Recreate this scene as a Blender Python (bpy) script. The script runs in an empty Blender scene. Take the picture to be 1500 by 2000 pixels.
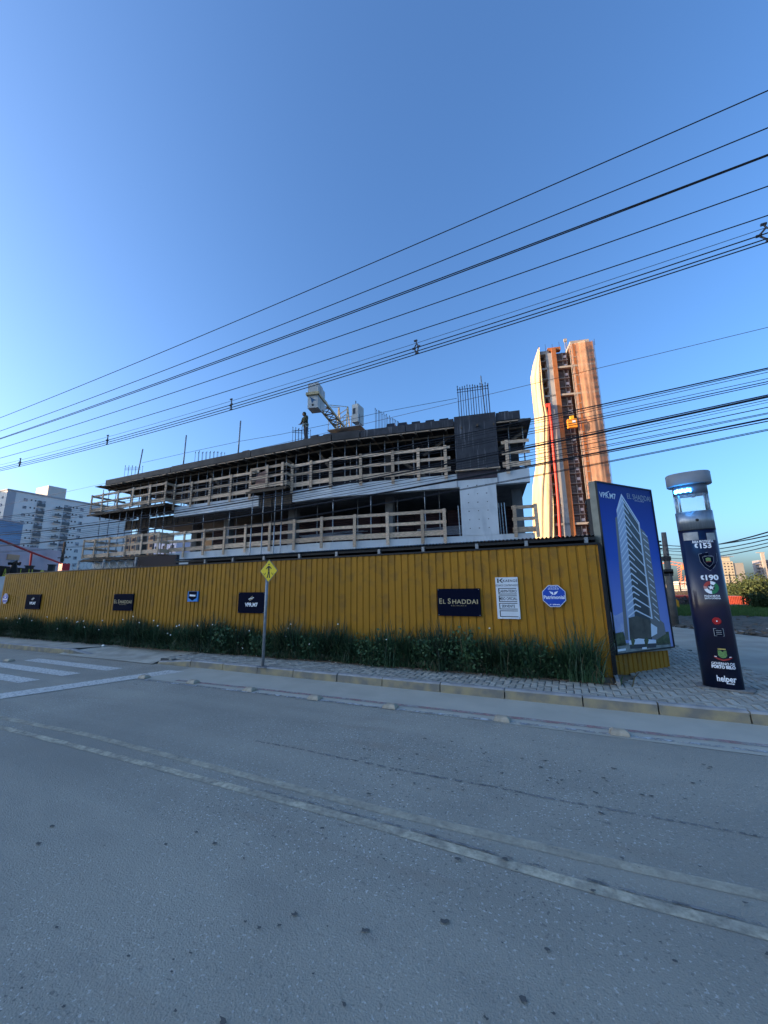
import bpy, math, random
import numpy as np
from mathutils import Matrix, Vector
random.seed(7)
S = bpy.context.scene
COL = S.collection
R_ = math.radians
# ------------------------------------------------------------------ camera
FPX = 751.0; HCAM = 1.6
def _cam():
    sl = -0.012; a = math.atan(sl); pitch = math.atan(150.0/FPX*math.cos(a))
    f = np.array([0, math.cos(pitch), math.sin(pitch)]); r0 = np.array([1., 0, 0]); u0 = np.cross(r0, f)
    r = math.cos(a)*r0+math.sin(a)*u0; u = -math.sin(a)*r0+math.cos(a)*u0
    psi = R_(24.4804)
    M = np.array([[math.cos(psi), -math.sin(psi), 0], [math.sin(psi), math.cos(psi), 0], [0, 0, 1]])
    return M@r, M@u, M@f
CR, CU, CF = _cam()
cd = bpy.data.cameras.new('camera'); cam = bpy.data.objects.new('camera', cd); COL.objects.link(cam)
cd.sensor_fit = 'VERTICAL'; cd.sensor_height = 36; cd.lens = FPX/2000*36; cd.clip_end = 9000; cd.clip_start = .05
m = Matrix.Identity(4)
for i in range(3):
    m[i][0] = CR[i]; m[i][1] = CU[i]; m[i][2] = -CF[i]
m[0][3] = m[1][3] = 0; m[2][3] = HCAM
cam.matrix_world = m; S.camera = cam
# ------------------------------------------------------------------ light
SUN_EL = 12.0; SUN_DIR = (-.866, -.5)     # towards the sun (left and behind the camera)
W = bpy.data.worlds.new('World'); S.world = W; W.use_nodes = True
nt = W.node_tree; bg = nt.nodes['Background']; sky = nt.nodes.new('ShaderNodeTexSky')
sky.sky_type = 'NISHITA'; sky.sun_disc = False; sky.sun_elevation = R_(SUN_EL)
sky.sun_rotation = math.atan2(SUN_DIR[0], SUN_DIR[1]); sky.altitude = 0; sky.air_density = 1.0; sky.dust_density = 3.0; sky.ozone_density = 5.5
nt.links.new(sky.outputs[0], bg.inputs[0]); bg.inputs[1].default_value = .14
sl = bpy.data.lights.new('sun', 'SUN'); so = bpy.data.objects.new('sun', sl); COL.objects.link(so)
sl.energy = 3.7; sl.angle = R_(.5); sl.color = (1, .70, .42)
so.rotation_euler = Vector((SUN_DIR[0], SUN_DIR[1], math.tan(R_(SUN_EL)))).to_track_quat('Z', 'Y').to_euler()
so.location = (-40, -30, 40)
S.view_settings.view_transform = 'Standard'; S.view_settings.look = 'None'; S.view_settings.gamma = 1
S.view_settings.use_curve_mapping = False; S.view_settings.exposure = 1.65
# ------------------------------------------------------------------ surveying helpers: sight lines -> real planes
def ray(x, y): return (x-750)/FPX*CR-(y-1000)/FPX*CU+CF
def gnd(x, y, z=0.0):
    d = ray(x, y); t = (z-HCAM)/d[2]; return Vector((d[0]*t, d[1]*t, z))
def on_y(x, y, Y):
    d = ray(x, y); t = Y/d[1]; return Vector((d[0]*t, Y, HCAM+d[2]*t))
def on_x(x, y, X):
    d = ray(x, y); t = X/d[0]; return Vector((X, d[1]*t, HCAM+d[2]*t))
def far(x, y, D):
    d = ray(x, y)*D; return Vector((d[0], d[1], d[2]+HCAM))
class Frame:                       # a vertical plane: origin, heading; s along, d behind, z up
    def __init__(s, ox, oy, deg): s.o = (ox, oy); s.c = math.cos(R_(deg)); s.s = math.sin(R_(deg)); s.deg = deg
    def p(s, a, d, z): return Vector((s.o[0]+s.c*a-s.s*d, s.o[1]+s.s*a+s.c*d, z))
    def px(s, x, y, d=0):
        r = ray(x, y); n = (-s.s, s.c); k = s.o[0]*n[0]+s.o[1]*n[1]+d; t = k/(r[0]*n[0]+r[1]*n[1])
        X, Y = r[0]*t-s.o[0], r[1]*t-s.o[1]; return X*s.c+Y*s.s, HCAM+r[2]*t
# ------------------------------------------------------------------ materials
def mat(name, col, rough=.8, metal=0, var=0., scale=5., col2=None, bump=0., bscale=60., spec=.3, stretch=None, alpha=1., detail=6, lo=.35, hi=.65, coat=0):
    M = bpy.data.materials.new(name); M.use_nodes = True; n = M.node_tree.nodes; L = M.node_tree.links
    b = n['Principled BSDF']; b.inputs['Roughness'].default_value = rough; b.inputs['Metallic'].default_value = metal
    b.inputs['Specular IOR Level'].default_value = spec; b.inputs['Alpha'].default_value = alpha
    if coat: b.inputs['Coat Weight'].default_value = coat
    b.inputs['Base Color'].default_value = (*col, 1)
    tc = n.new('ShaderNodeTexCoord'); vec = tc.outputs['Object']
    if stretch:
        mp = n.new('ShaderNodeMapping'); mp.inputs['Scale'].default_value = stretch; L.new(vec, mp.inputs[0]); vec = mp.outputs[0]
    if var or col2:
        if not col2: col2 = tuple(c*(1-var) for c in col)
        no = n.new('ShaderNodeTexNoise'); no.inputs['Scale'].default_value = scale; no.inputs['Detail'].default_value = detail
        L.new(vec, no.inputs['Vector']); cr = n.new('ShaderNodeValToRGB'); cr.color_ramp.elements[0].position = lo; cr.color_ramp.elements[1].position = hi
        cr.color_ramp.elements[0].color = (*col2, 1); cr.color_ramp.elements[1].color = (*col, 1)
        L.new(no.outputs['Fac'], cr.inputs[0]); L.new(cr.outputs[0], b.inputs['Base Color'])
    if bump:
        nb = n.new('ShaderNodeTexNoise'); nb.inputs['Scale'].default_value = bscale; nb.inputs['Detail'].default_value = 5
        L.new(vec, nb.inputs['Vector']); bp = n.new('ShaderNodeBump'); bp.inputs['Strength'].default_value = bump; bp.inputs['Distance'].default_value = .01
        L.new(nb.outputs['Fac'], bp.inputs['Height']); L.new(bp.outputs[0], b.inputs['Normal'])
    return M
def rand_tint(M, amt=.3):          # each object its own shade
    n = M.node_tree.nodes; L = M.node_tree.links; b = n['Principled BSDF']; oi = n.new('ShaderNodeObjectInfo')
    mr = n.new('ShaderNodeMapRange'); mr.inputs['To Min'].default_value = 1-amt; mr.inputs['To Max'].default_value = 1+amt*.4
    L.new(oi.outputs['Random'], mr.inputs[0]); hs = n.new('ShaderNodeHueSaturation'); L.new(mr.outputs[0], hs.inputs['Value'])
    src = b.inputs['Base Color']
    if src.is_linked: L.new(src.links[0].from_socket, hs.inputs['Color'])
    else: hs.inputs['Color'].default_value = src.default_value
    L.new(hs.outputs[0], src); return M
def mix_layer(M, col, scale, lo, hi, detail=4, stretch=None, seed=0, kind='noise', fac=1.):
    n = M.node_tree.nodes; L = M.node_tree.links; b = n['Principled BSDF']; src = b.inputs['Base Color']
    tc = n.new('ShaderNodeTexCoord'); mp = n.new('ShaderNodeMapping'); mp.inputs['Location'].default_value = (seed, seed*.7, 0)
    if stretch: mp.inputs['Scale'].default_value = stretch
    L.new(tc.outputs['Object'], mp.inputs[0])
    if kind == 'noise':
        t = n.new('ShaderNodeTexNoise'); t.inputs['Detail'].default_value = detail; o = t.outputs['Fac']
    else:
        t = n.new('ShaderNodeTexVoronoi'); o = t.outputs['Distance']
    t.inputs['Scale'].default_value = scale; L.new(mp.outputs[0], t.inputs['Vector'])
    mr = n.new('ShaderNodeMapRange'); mr.inputs['From Min'].default_value = lo; mr.inputs['From Max'].default_value = hi; mr.inputs['To Max'].default_value = fac
    L.new(o, mr.inputs[0]); mx = n.new('ShaderNodeMix'); mx.data_type = 'RGBA'
    L.new(mr.outputs[0], mx.inputs['Factor'])
    if src.is_linked: L.new(src.links[0].from_socket, mx.inputs['A'])
    else: mx.inputs['A'].default_value = src.default_value
    mx.inputs['B'].default_value = (*col, 1); L.new(mx.outputs['Result'], src); return M
def emis(name, col, st):
    M = mat(name, (0.02, .02, .02)); b = M.node_tree.nodes['Principled BSDF']
    b.inputs['Emission Color'].default_value = (*col, 1); b.inputs['Emission Strength'].default_value = st; return M
# ------------------------------------------------------------------ mesh collector
class MB:
    def __init__(s): s.v = []; s.f = []; s.m = []
    def add(s, vs, fs, mi=0):
        k = len(s.v); s.v += [tuple(v) for v in vs]; s.f += [tuple(i+k for i in f) for f in fs]; s.m += [mi]*len(fs); return s
    def hexa(s, p, mi=0): return s.add(p, [(0, 3, 2, 1), (4, 5, 6, 7), (0, 1, 5, 4), (1, 2, 6, 5), (2, 3, 7, 6), (3, 0, 4, 7)], mi)
    def box(s, x0, y0, z0, x1, y1, z1, mi=0):
        return s.hexa([(x0, y0, z0), (x1, y0, z0), (x1, y1, z0), (x0, y1, z0), (x0, y0, z1), (x1, y0, z1), (x1, y1, z1), (x0, y1, z1)], mi)
    def fbox(s, F, a0, d0, z0, a1, d1, z1, mi=0):
        return s.hexa([F.p(*q) for q in [(a0, d0, z0), (a1, d0, z0), (a1, d1, z0), (a0, d1, z0), (a0, d0, z1), (a1, d0, z1), (a1, d1, z1), (a0, d1, z1)]], mi)
    def beam(s, p, q, w, h, mi=0, up=(0, 0, 1)):
        p = Vector(p); q = Vector(q); d = (q-p).normalized(); u = Vector(up)
        if abs(d.dot(u)) > .95: u = Vector((0, 1, 0))
        a = d.cross(u).normalized()*w/2; b = a.cross(d).normalized()*h/2
        return s.hexa([p-a-b, p+a-b, p+a+b, p-a+b, q-a-b, q+a-b, q+a+b, q-a+b], mi)
    def tube(s, pts, r, n=6, mi=0, cap=True):
        pts = [Vector(p) for p in pts]; k = len(s.v); rr = r if isinstance(r, (list, tuple)) else [r]*len(pts)
        for i, p in enumerate(pts):
            d = (pts[min(i+1, len(pts)-1)]-pts[max(i-1, 0)]).normalized(); u = Vector((0, 0, 1)) if abs(d.z) < .9 else Vector((0, 1, 0))
            a = d.cross(u).normalized(); b = a.cross(d)
            for j in range(n):
                t = 2*math.pi*j/n; s.v.append(tuple(p+a*math.cos(t)*rr[i]+b*math.sin(t)*rr[i]))
        for i in range(len(pts)-1):
            for j in range(n):
                s.f.append((k+i*n+j, k+i*n+(j+1) % n, k+(i+1)*n+(j+1) % n, k+(i+1)*n+j)); s.m.append(mi)
        if cap:
            s.f.append(tuple(k+j for j in range(n))[::-1]); s.m.append(mi); e = k+(len(pts)-1)*n; s.f.append(tuple(e+j for j in range(n))); s.m.append(mi)
        return s
    def prism(s, poly, z0, z1, mi=0):
        n = len(poly); return s.add([(x, y, z0) for x, y in poly]+[(x, y, z1) for x, y in poly], [tuple(range(n))[::-1], tuple(range(n, 2*n))]+[(i, (i+1) % n, n+(i+1) % n, n+i) for i in range(n)], mi)
    def poly(s, pts, mi=0): return s.add(pts, [tuple(range(len(pts)))], mi)
    def build(s, name, mats, parent=None, world=True, smooth=False):
        me = bpy.data.meshes.new(name); v = s.v
        if parent is not None and world:
            l = parent.location; v = [(a-l.x, b-l.y, c-l.z) for a, b, c in v]
        me.from_pydata(v, [], s.f)
        for q in (mats if isinstance(mats, (list, tuple)) else [mats]): me.materials.append(q)
        me.polygons.foreach_set('material_index', s.m)
        if smooth: me.polygons.foreach_set('use_smooth', [True]*len(s.f))
        me.update(); o = bpy.data.objects.new(name, me); COL.objects.link(o)
        if parent is not None: o.parent = parent
        return o
def tag(o, label=None, cat=None, group=None, kind=None):
    for k, v in (('label', label), ('category', cat), ('group', group), ('kind', kind)):
        if v: o[k] = v
    return o
def thing(name, label, cat, loc=(0, 0, 0), group=None, rz=0):
    o = bpy.data.objects.new(name, None); COL.objects.link(o); o.location = loc; o.rotation_euler = (0, 0, rz); o.empty_display_size = .2
    return tag(o, label, cat, group)
def clone(o, parent=None, **kw):
    c = o.copy(); COL.objects.link(c)
    if parent is not None: c.parent = parent
    for ch in [x for x in bpy.data.objects if x.parent == o]: clone(ch, c)
    return c
def kids(o): return [x for x in ALLC.get(o.name, [])]
ALLC = {}
TEXTS = []
def text(s, size, xf, m, parent, bold=0., align='CENTER', sx=1., name='lettering', depth=.0015, fix=None, space=1.):
    """xf: function mapping (u right, v up, w out) -> world point"""
    cu = bpy.data.curves.new('t', 'FONT'); cu.body = s; cu.size = size; cu.align_x = align; cu.align_y = 'CENTER'; cu.offset = bold; cu.extrude = depth/2; cu.resolution_u = 3; cu.space_character = space
    o = bpy.data.objects.new('t', cu); COL.objects.link(o); TEXTS.append((o, xf, m, parent, sx, name))
def flush_text():
    bpy.context.view_layer.update(); dg = bpy.context.evaluated_depsgraph_get()
    for o, xf, m, parent, sx, name in TEXTS:
        me = bpy.data.meshes.new_from_object(o.evaluated_get(dg)); b = MB()
        ys = [v.co.y for v in me.vertices]; ym = (min(ys)+max(ys))/2 if ys else 0
        xs_t = [v.co.x for v in me.vertices]; sx = sx if sx > 0 else -sx/max(.001, max(xs_t)-min(xs_t))
        b.add([xf(v.co.x*sx, v.co.y-ym, v.co.z+.001) for v in me.vertices], [tuple(p.vertices) for p in me.polygons])
        b.build(name, m, parent); bpy.data.objects.remove(o)
# ------------------------------------------------------------------ palette
PZ = .12
asph = mat('asphalt', (.35, .322, .257), .85, 0, .12, 1.3, bump=1.0, bscale=120, spec=.25)
mix_layer(asph, (.62, .58, .52), 55, .63, .68, 2)
mix_layer(asph, (.15, .14, .12), 48, .62, .69, 2, seed=3)
mix_layer(asph, (.28, .23, .175), 1.7, .60, .74, 7, stretch=(.3, 1.6, 1), seed=31, fac=.7)
mix_layer(asph, (.10, .10, .10), 7, .70, .78, 3, stretch=(.4, 1, 1), seed=41, fac=.8)
mix_layer(asph, (.275, .254, .206), .35, .42, .70, 4, seed=9)
mix_layer(asph, (.41, .37, .29), .9, .48, .72, 5, stretch=(.14, 1.2, 1), seed=4, fac=.7)
mix_layer(asph, (.285, .26, .212), 2.6, .55, .72, 6, stretch=(.5, 1, 1), seed=14, fac=.5)
lane_m = mat('dusty lane asphalt', (.47, .43, .34), .9, 0, .12, 2, bump=.4, bscale=120); mix_layer(lane_m, (.38, .35, .285), 1.2, .58, .75, 5, seed=3, fac=.6)
conc = mat('pavement concrete', (.47, .435, .35), .9, 0, .3, 3, bump=.4, bscale=60)
pav_m = rand_tint(mat('concrete paver', (.45, .42, .345), .9, 0, .3, 8, bump=.4, bscale=150), .28)
joint_m = mat('paver joint', (.075, .075, .07), .95)
kerb_m = mat('worn yellow kerb paint', (.34, .275, .16), .85, 0, col2=(.19, .175, .145), scale=4.2, lo=.38, hi=.62, bump=.4)
kerbtop_m = mat('kerb concrete', (.36, .35, .33), .9, 0, .3, 6)
white_m = mat('road paint white', (.62, .59, .52), .8, 0, col2=(.47, .445, .385), scale=9, lo=.3, hi=.5)
thinwhite_m = mat('worn white paint', (.50, .50, .48), .8, 0, col2=(.28, .275, .265), scale=7, lo=.44, hi=.56)
yel_m = mat('worn yellow paint', (.55, .475, .34), .85, 0, col2=(.43, .375, .275), scale=4, lo=.42, hi=.60)
redline_m = mat('faded red paint', (.36, .20, .185), .85, 0, col2=(.36, .33, .30), scale=6, lo=.42, hi=.58)
dirt_m = mat('dirt', (.21, .155, .11), .95, 0, .45, 5, bump=.8, bscale=40)
land_m = mat('bare land', (.13, .10, .07), .95, 0, .4, .25, bump=.5, bscale=8)
fence_m = mat('ochre painted sheet', (.40, .185, .02), .55, 0, .12, 1.2, spec=.12, bump=.05, bscale=3); mix_layer(fence_m, (.30, .145, .02), 2.2, .5, .9, 6, stretch=(4, 4, .6), seed=5, fac=.6)
rand_tint(fence_m, .10)
mix_layer(fence_m, (.20, .11, .03), 5, .50, .66, 6, seed=15, fac=.55)
mix_layer(fence_m, (.42, .20, .02), .8, .5, .7, 3, seed=25, fac=.5)
black_m = mat('black paint', (.012, .012, .013), .5)
dark_m = mat('dark steel', (.03, .03, .032), .6)
galv_m = mat('galvanised steel', (.42, .45, .47), .4, .6, .25, 20)
galvd_m = mat('weathered steel', (.32, .33, .34), .5, .4, .3, 14)
wood_m = rand_tint(mat('sawn pine', (.78, .56, .38), .85, 0, .42, 6, stretch=(.6, 6, 6), bump=.3, bscale=30), .35)
woodd_m = rand_tint(mat('grey weathered wood', (.14, .105, .075), .9, 0, .4, 5), .3)
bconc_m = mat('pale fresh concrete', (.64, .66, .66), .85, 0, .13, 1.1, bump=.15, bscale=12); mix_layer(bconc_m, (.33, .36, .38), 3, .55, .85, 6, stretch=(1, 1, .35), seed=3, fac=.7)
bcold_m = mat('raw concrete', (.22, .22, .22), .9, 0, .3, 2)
form_m = mat('black film plywood', (.045, .045, .052), .55, 0, .35, 3, bump=.1); mix_layer(form_m, (.19, .19, .2), 4.5, .58, .72, 3, stretch=(3.2, 3.2, .16), seed=8, fac=.8)
formd_m = mat('dark edge formwork', (.060, .056, .054), .7, 0, .4, 1.5)
maroon_m = mat('maroon corrugated screen', (.060, .032, .036), .6, 0, .3, 2)
rebar_m = mat('rebar', (.055, .045, .06), .6, .3)
mould_m = mat('black plastic mould', (.018, .020, .028), .4)
nav_m = mat('dark navy sign', (.004, .006, .018), .8, spec=.04)
gold_m = mat('gold lettering', (.45, .36, .20), .5)
wlet_m = mat('white lettering', (.85, .86, .88), .5)
klet_m = mat('black lettering', (.015, .015, .015), .5)
wsign_m = mat('white sign sheet', (.72, .74, .76), .4, 0, .08, 4)
blue_m = mat('blue sign', (.015, .07, .42), .35)
# ------------------------------------------------------------------ ground, road, pavement
def sheet(name, pts, z, m, kind='structure', parent=None):
    b = MB(); b.poly([(p[0], p[1], z) for p in pts]); o = b.build(name, m, parent); 
    if kind: o['kind'] = kind
    return o
LOW = -2.4                            # the land drops away beyond the grass verge
b = MB(); ys_ = [(-4000, -.02), (42, -.02), (46, -.5), (56, LOW), (4000, LOW)]
for y, z in ys_: b.v += [(-4000, y, z), (4000, y, z)]
for i in range(len(ys_)-1): b.f.append((2*i, 2*i+1, 2*i+3, 2*i+2)); b.m.append(0)
b.build('ground', land_m)['kind'] = 'structure'
sheet('road', [(-150, -7), (60, -7), (60, 6.25), (-150, 6.25)], -.004, asph)
sheet('cycle_lane', [(-7.35, 5.12), (40, 5.42), (40, 6.24), (-7.35, 6.24)], .000, lane_m)
# far side pavement of this street (behind the camera)
MB().box(-150, -11, -.02, 60, -7, .12).build('far_pavement', conc)['kind'] = 'structure'
FY = gnd(1190, 1325, PZ).y            # fence plane
KY = 6.22
DY = 7.18                               # pavement / planting strip boundary
# side street going away on the right
A0, A1, B0, B1 = gnd(1310, 1224), gnd(1500, 1245), gnd(1312, 1267), gnd(1475, 1322)
ad = (A1-A0); a_far = A0-ad*14; a_near = A1+ad*.3
side_m = mat('side street asphalt', (.40, .37, .295), .9, 0, .25, 1.2, bump=.5, bscale=90); mix_layer(side_m, (.23, .215, .20), .6, .5, .8, 4, seed=2, fac=.6)
corner_R = (40, 18)
sheet('side_street', [(B1.x+.4, B1.y-2.2), (60, 2), (60, 7.2), (9.5, 9.5), (A1.x+.3, A1.y-.6), (A0.x, A0.y), (A0.x-3, A0.y+6), (-4, 34), (-9, 32), (-1.5, 17), (B0.x-.05, B0.y)], .004, side_m)
# pavement slab (concrete bed) with ramp gap
bed = MB(); bed.prism([(-60, KY+.1), (-12.3, KY+.1), (-11.6, DY), (-60, DY)], -.015, PZ-.02)
bed.prism([(-8.55, KY+.1), (.95, KY+.1), (.95, DY), (-8.2, DY)], -.015, PZ-.02)
bed.prism([(.3, DY+.005), (.95, DY+.005), (.95, DY+.79), (.3, DY+.79)], -.016, PZ-.021)
bed.prism([(.955, KY+.1), (7, KY+.1), (6.2, 6.9), (B1.x, B1.y-.35), (B0.x, B0.y), (-1.2, 16), (-1.8, 16), (.955, DY+.8)], -.015, PZ-.02)
pvm = bed.build('pavement', joint_m); pvm['kind'] = 'structure'
# concrete top of the left stretch, and the lowered driveway
sheet('footpath', [(-60, KY+.1), (-12.3, KY+.1), (-11.6, DY), (-60, DY)], PZ+.002, conc)
rmp = MB(); 
rp = [[(-12.3, KY-.1, .01), (-11.3, KY-.1, .01), (-9.4, KY-.1, .01), (-8.55, KY-.1, .01)], [(-12.3, 6.6, .1), (-11.2, 6.7, .05), (-9.3, 6.7, .04), (-8.55, 6.6, .1)], [(-11.6, DY, PZ+.004), (-11, DY, .1), (-9.2, DY, .09), (-8.2, DY, PZ+.004)]]
for r in rp:
    for q in r: rmp.v.append(q)
for i in range(2):
    for j in range(3): rmp.f.append((i*4+j, i*4+j+1, i*4+j+5, i*4+j+4)); rmp.m.append(0)
rmp.build('driveway_ramp', conc)['kind'] = 'structure'
# planting strip
st = MB(); st.prism([(-60, DY), (gnd(1205, 1340, PZ).x, DY), (.95, FY+.3), (-60, FY+.3)], -.01, PZ+.012)
st.build('planting_strip', dirt_m)['kind'] = 'structure'
# paving bricks: the nearest as parts of the pavement, the rest joined
def inside(x, y, P):
    c = False; n = len(P)
    for i in range(n):
        x1, y1 = P[i][:2]; x2, y2 = P[(i+1) % n][:2]
        if (y1 > y) != (y2 > y) and x < (x2-x1)*(y-y1)/(y2-y1)+x1: c = not c
    return c
P1 = [(-8.5, KY+.13), (6.9, KY+.13), (6.1, 6.9), (B1.x, B1.y-.35), (B0.x, B0.y-.05), (.6, 14), (.2, 14), (.95, DY+.8), (.95, FY+.3), (gnd(1205, 1340, PZ).x+.06, DY), (-8.2, DY)]
cells = []
L0, W0 = .2, .1
for i in range(-60, 60):
    for j in range(-10, 110):
        # 90 degree herringbone
        ox = i*L0*2*.5+0; 
        bx = (i*2+j)*W0 if False else None
for n_ in range(-100, 100):
    for k in range(-60, 60):
        # herringbone tiling of unit w: horizontal brick at (n+4k.. )
        x = (n_+4*k)*W0; y = n_*W0 + 0
        cells.append((x, y, 0)); cells.append((x-W0, y, 1))
pv_list = []
for (x, y, o) in cells:
    x0, y0 = x, y+6.35
    if o == 0: x1, y1 = x0+.2, y0+.1
    else: x1, y1 = x0+.1, y0+.2
    cx, cy = (x0+x1)/2, (y0+y1)/2
    if -8.6 < cx < 7 and 6.2 < cy < 14 and inside(cx, cy, P1):
        q = Vector((cx, cy, 0)); c_ = np.array([cx, cy, PZ-HCAM]); dz = c_@CF
        ux = 750+FPX*(c_@CR)/dz
        pv_list.append((math.hypot(cx, cy)+(0 if 0 < ux < 1520 else 50), x0, y0, x1, y1))
pv_list.sort()
def paver_mesh(w, h):
    b = MB(); g = .006; e = .01; z0, z1 = PZ-.03, PZ
    b.add([(g, g, z0), (w-g, g, z0), (w-g, h-g, z0), (g, h-g, z0), (g, g, z1-.006), (w-g, g, z1-.006), (w-g, h-g, z1-.006), (g, h-g, z1-.006), (g+e, g+e, z1), (w-g-e, g+e, z1), (w-g-e, h-g-e, z1), (g+e, h-g-e, z1)],
          [(0, 1, 5, 4), (1, 2, 6, 5), (2, 3, 7, 6), (3, 0, 4, 7), (4, 5, 9, 8), (5, 6, 10, 9), (6, 7, 11, 10), (7, 4, 8, 11), (8, 9, 10, 11)]); return b
pa = paver_mesh(.2, .1); pb = paver_mesh(.1, .2); m0 = m1 = None
rest = MB()
for i, (_, x0, y0, x1, y1) in enumerate(pv_list):
    hz = random.uniform(-.004, .003); hor = (x1-x0) > .15
    if i < 300:
        if hor:
            if m0 is None: o = pa.build('paver', pav_m, pvm); m0 = o.data
            else: o = bpy.data.objects.new('paver', m0); COL.objects.link(o); o.parent = pvm
        else:
            if m1 is None: o = pb.build('paver', pav_m, pvm); m1 = o.data
            else: o = bpy.data.objects.new('paver', m1); COL.objects.link(o); o.parent = pvm
        o.location = (x0, y0, hz); o.rotation_euler = (random.uniform(-.02, .02), random.uniform(-.02, .02), 0)
    else:
        src = pa if hor else pb; rest.add([(a+x0, b+y0, c+hz) for a, b, c in src.v], src.f)
rest_m = mat('concrete pavers', (.42, .39, .32), .9, 0, .4, 6, bump=.4, bscale=150)
rest.build('paver_field', rest_m, pvm)['kind'] = 'stuff'
# kerb
kb = bpy.data.objects.new('kerb', None); COL.objects.link(kb); kb['kind'] = 'structure'
def kerbstone(x0, x1, y0=KY, y1=KY, h0=PZ+.012, h1=PZ+.012):
    b = MB(); g = .008; t = .115
    b.add([(x0+g, y0, 0), (x1-g, y1, 0), (x1-g, y1+.012, h1-.02), (x0+g, y0+.012, h0-.02)], [(0, 1, 2, 3)])
    b.add([(x0+g, y0+.012, h0-.02), (x1-g, y1+.012, h1-.02), (x1-g, y1+.03, h1), (x0+g, y0+.03, h0), (x1-g, y1+t, h1), (x0+g, y0+t, h0)], [(0, 1, 2, 3), (3, 2, 4, 5)], 1)
    b.add([(x0+g, y0, 0), (x0+g, y0+.012, h0-.02), (x0+g, y0+.03, h0), (x0+g, y0+t, h0), (x0+g, y0+t, 0)], [(0, 1, 2, 3, 4)])
    b.add([(x1-g, y1, 0), (x1-g, y1+.012, h1-.02), (x1-g, y1+.03, h1), (x1-g, y1+t, h1), (x1-g, y1+t, 0)], [(4, 3, 2, 1, 0)])
    b.build('kerb_stone', [kerb_m, kerbtop_m], kb)
x = -8.5; first = True
while x < 7:
    L = random.uniform(.85, 1.05); j = random.uniform(-.006, .006)
    kerbstone(x, x+L, KY+j, KY+j, .05 if first else PZ+.012, PZ+.012); first = False; x += L
x = -30
while x < -13.4: kerbstone(x, x+1); x += 1.0
kerbstone(x, x+.95, KY, KY+.03); kerbstone(x+.95, x+1.7, KY+.03, KY+.12, PZ+.012, .03)
# markings
Z1 = .0
def mark(name, pts, m, z=Z1):
    return sheet(name, pts, z, m)
zc = [((64, 1289), (87.5, 1287), (244, 1304), (216, 1308))]
cwx0, cwx1 = -12.05, gnd(240, 1305).x
cw = bpy.data.objects.new('zebra_crossing', None); COL.objects.link(cw); cw['kind'] = 'structure'
yA, yB = gnd(216, 1308).y, gnd(244, 1304).y
y2A, y2B = gnd(138, 1316).y, gnd(166, 1312).y
pit = ((yA-y2A)+(yB-y2B))/2; wd = (yB-yA+.12)
for k in range(7):
    yy = 5.60-k*.645; xe = cwx1-(0, .3, .38, .4, .4, .4, .4)[k]
    o = sheet('crossing_stripe', [(cwx0-.3*k, yy-.30), (xe-.05, yy-.30), (xe, yy), (cwx0-.3*k, yy)], Z1, white_m, None, cw)
a, b_, c, d = gnd(0, 1355), gnd(0, 1368), gnd(360, 1312), gnd(330, 1309)
e = (a-d).normalized()
mark('stop_line', [(a+e*6)[:2], (b_+e*6)[:2], c[:2], d[:2]], white_m, .004)
mark('edge_line', [(-7.3, 4.99), (1.9, 5.26), (9, 5.45), (9, 5.52), (1.9, 5.33), (-7.3, 5.06)], thinwhite_m, .004)
mark('edge_line', [(-60, 5.0), (-12.4, 5.0), (-12.4, 5.1), (-60, 5.1)], thinwhite_m)
def strip(name, pts, w, m, z=Z1):
    b = MB(); P = [Vector((p[0], p[1], 0)) for p in pts]; n = len(P)
    for i, p in enumerate(P):
        t = (P[min(i+1, n-1)]-P[max(i-1, 0)]).normalized(); q = Vector((-t.y, t.x, 0))*w/2; b.v += [tuple(p-q+Vector((0, 0, z))), tuple(p+q+Vector((0, 0, z)))]
    for i in range(n-1): b.f.append((2*i, 2*i+2, 2*i+3, 2*i+1)); b.m.append(0)
    o = b.build(name, m); o['kind'] = 'structure'; return o
strip('red_line', [(-6.6, 5.24), (-4.17, 5.33), (-2.4, 5.36), (-1.38, 5.40), (.27, 5.42), (1.3, 5.46), (1.9, 5.48), (9, 5.65)], .09, redline_m, .004)
yf = [gnd(*p) for p in [(-400, 1331), (-150, 1373), (0, 1401), (167, 1434), (400, 1494), (750, 1583), (1125, 1670), (1475, 1745)]]
yn = [gnd(*p) for p in [(-400, 1334), (-150, 1385), (0, 1420), (200, 1470), (500, 1549), (750, 1616), (1000, 1690), (1250, 1760), (1500, 1825)]]
def ext(P): return P+[P[-1]+(P[-1]-P[-2])*6]
strip('yellow_centre_line', ext(yf), .085, yel_m); strip('yellow_centre_line', ext(yn), .08, mat('yellow line near', (.57, .49, .345), .85, 0, col2=(.40, .35, .26), scale=5, lo=.44, hi=.58))
seam = mat('asphalt seam', (.10, .10, .095), .9, 0, col2=(.225, .215, .20), scale=9, lo=.50, hi=.60)
strip('asphalt_seam', [gnd(*p) for p in [(500, 1447), (583, 1462), (667, 1480), (800, 1507), (983, 1540), (1053, 1555), (1133, 1569), (1248, 1591), (1395, 1617), (1500, 1636)]], .03, seam)
strip('asphalt_seam', [gnd(*p)+Vector((0, .055, 0)) for p in [(500, 1549), (750, 1616), (1000, 1690), (1250, 1760), (1500, 1825)]], .02, seam, .004)
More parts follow.
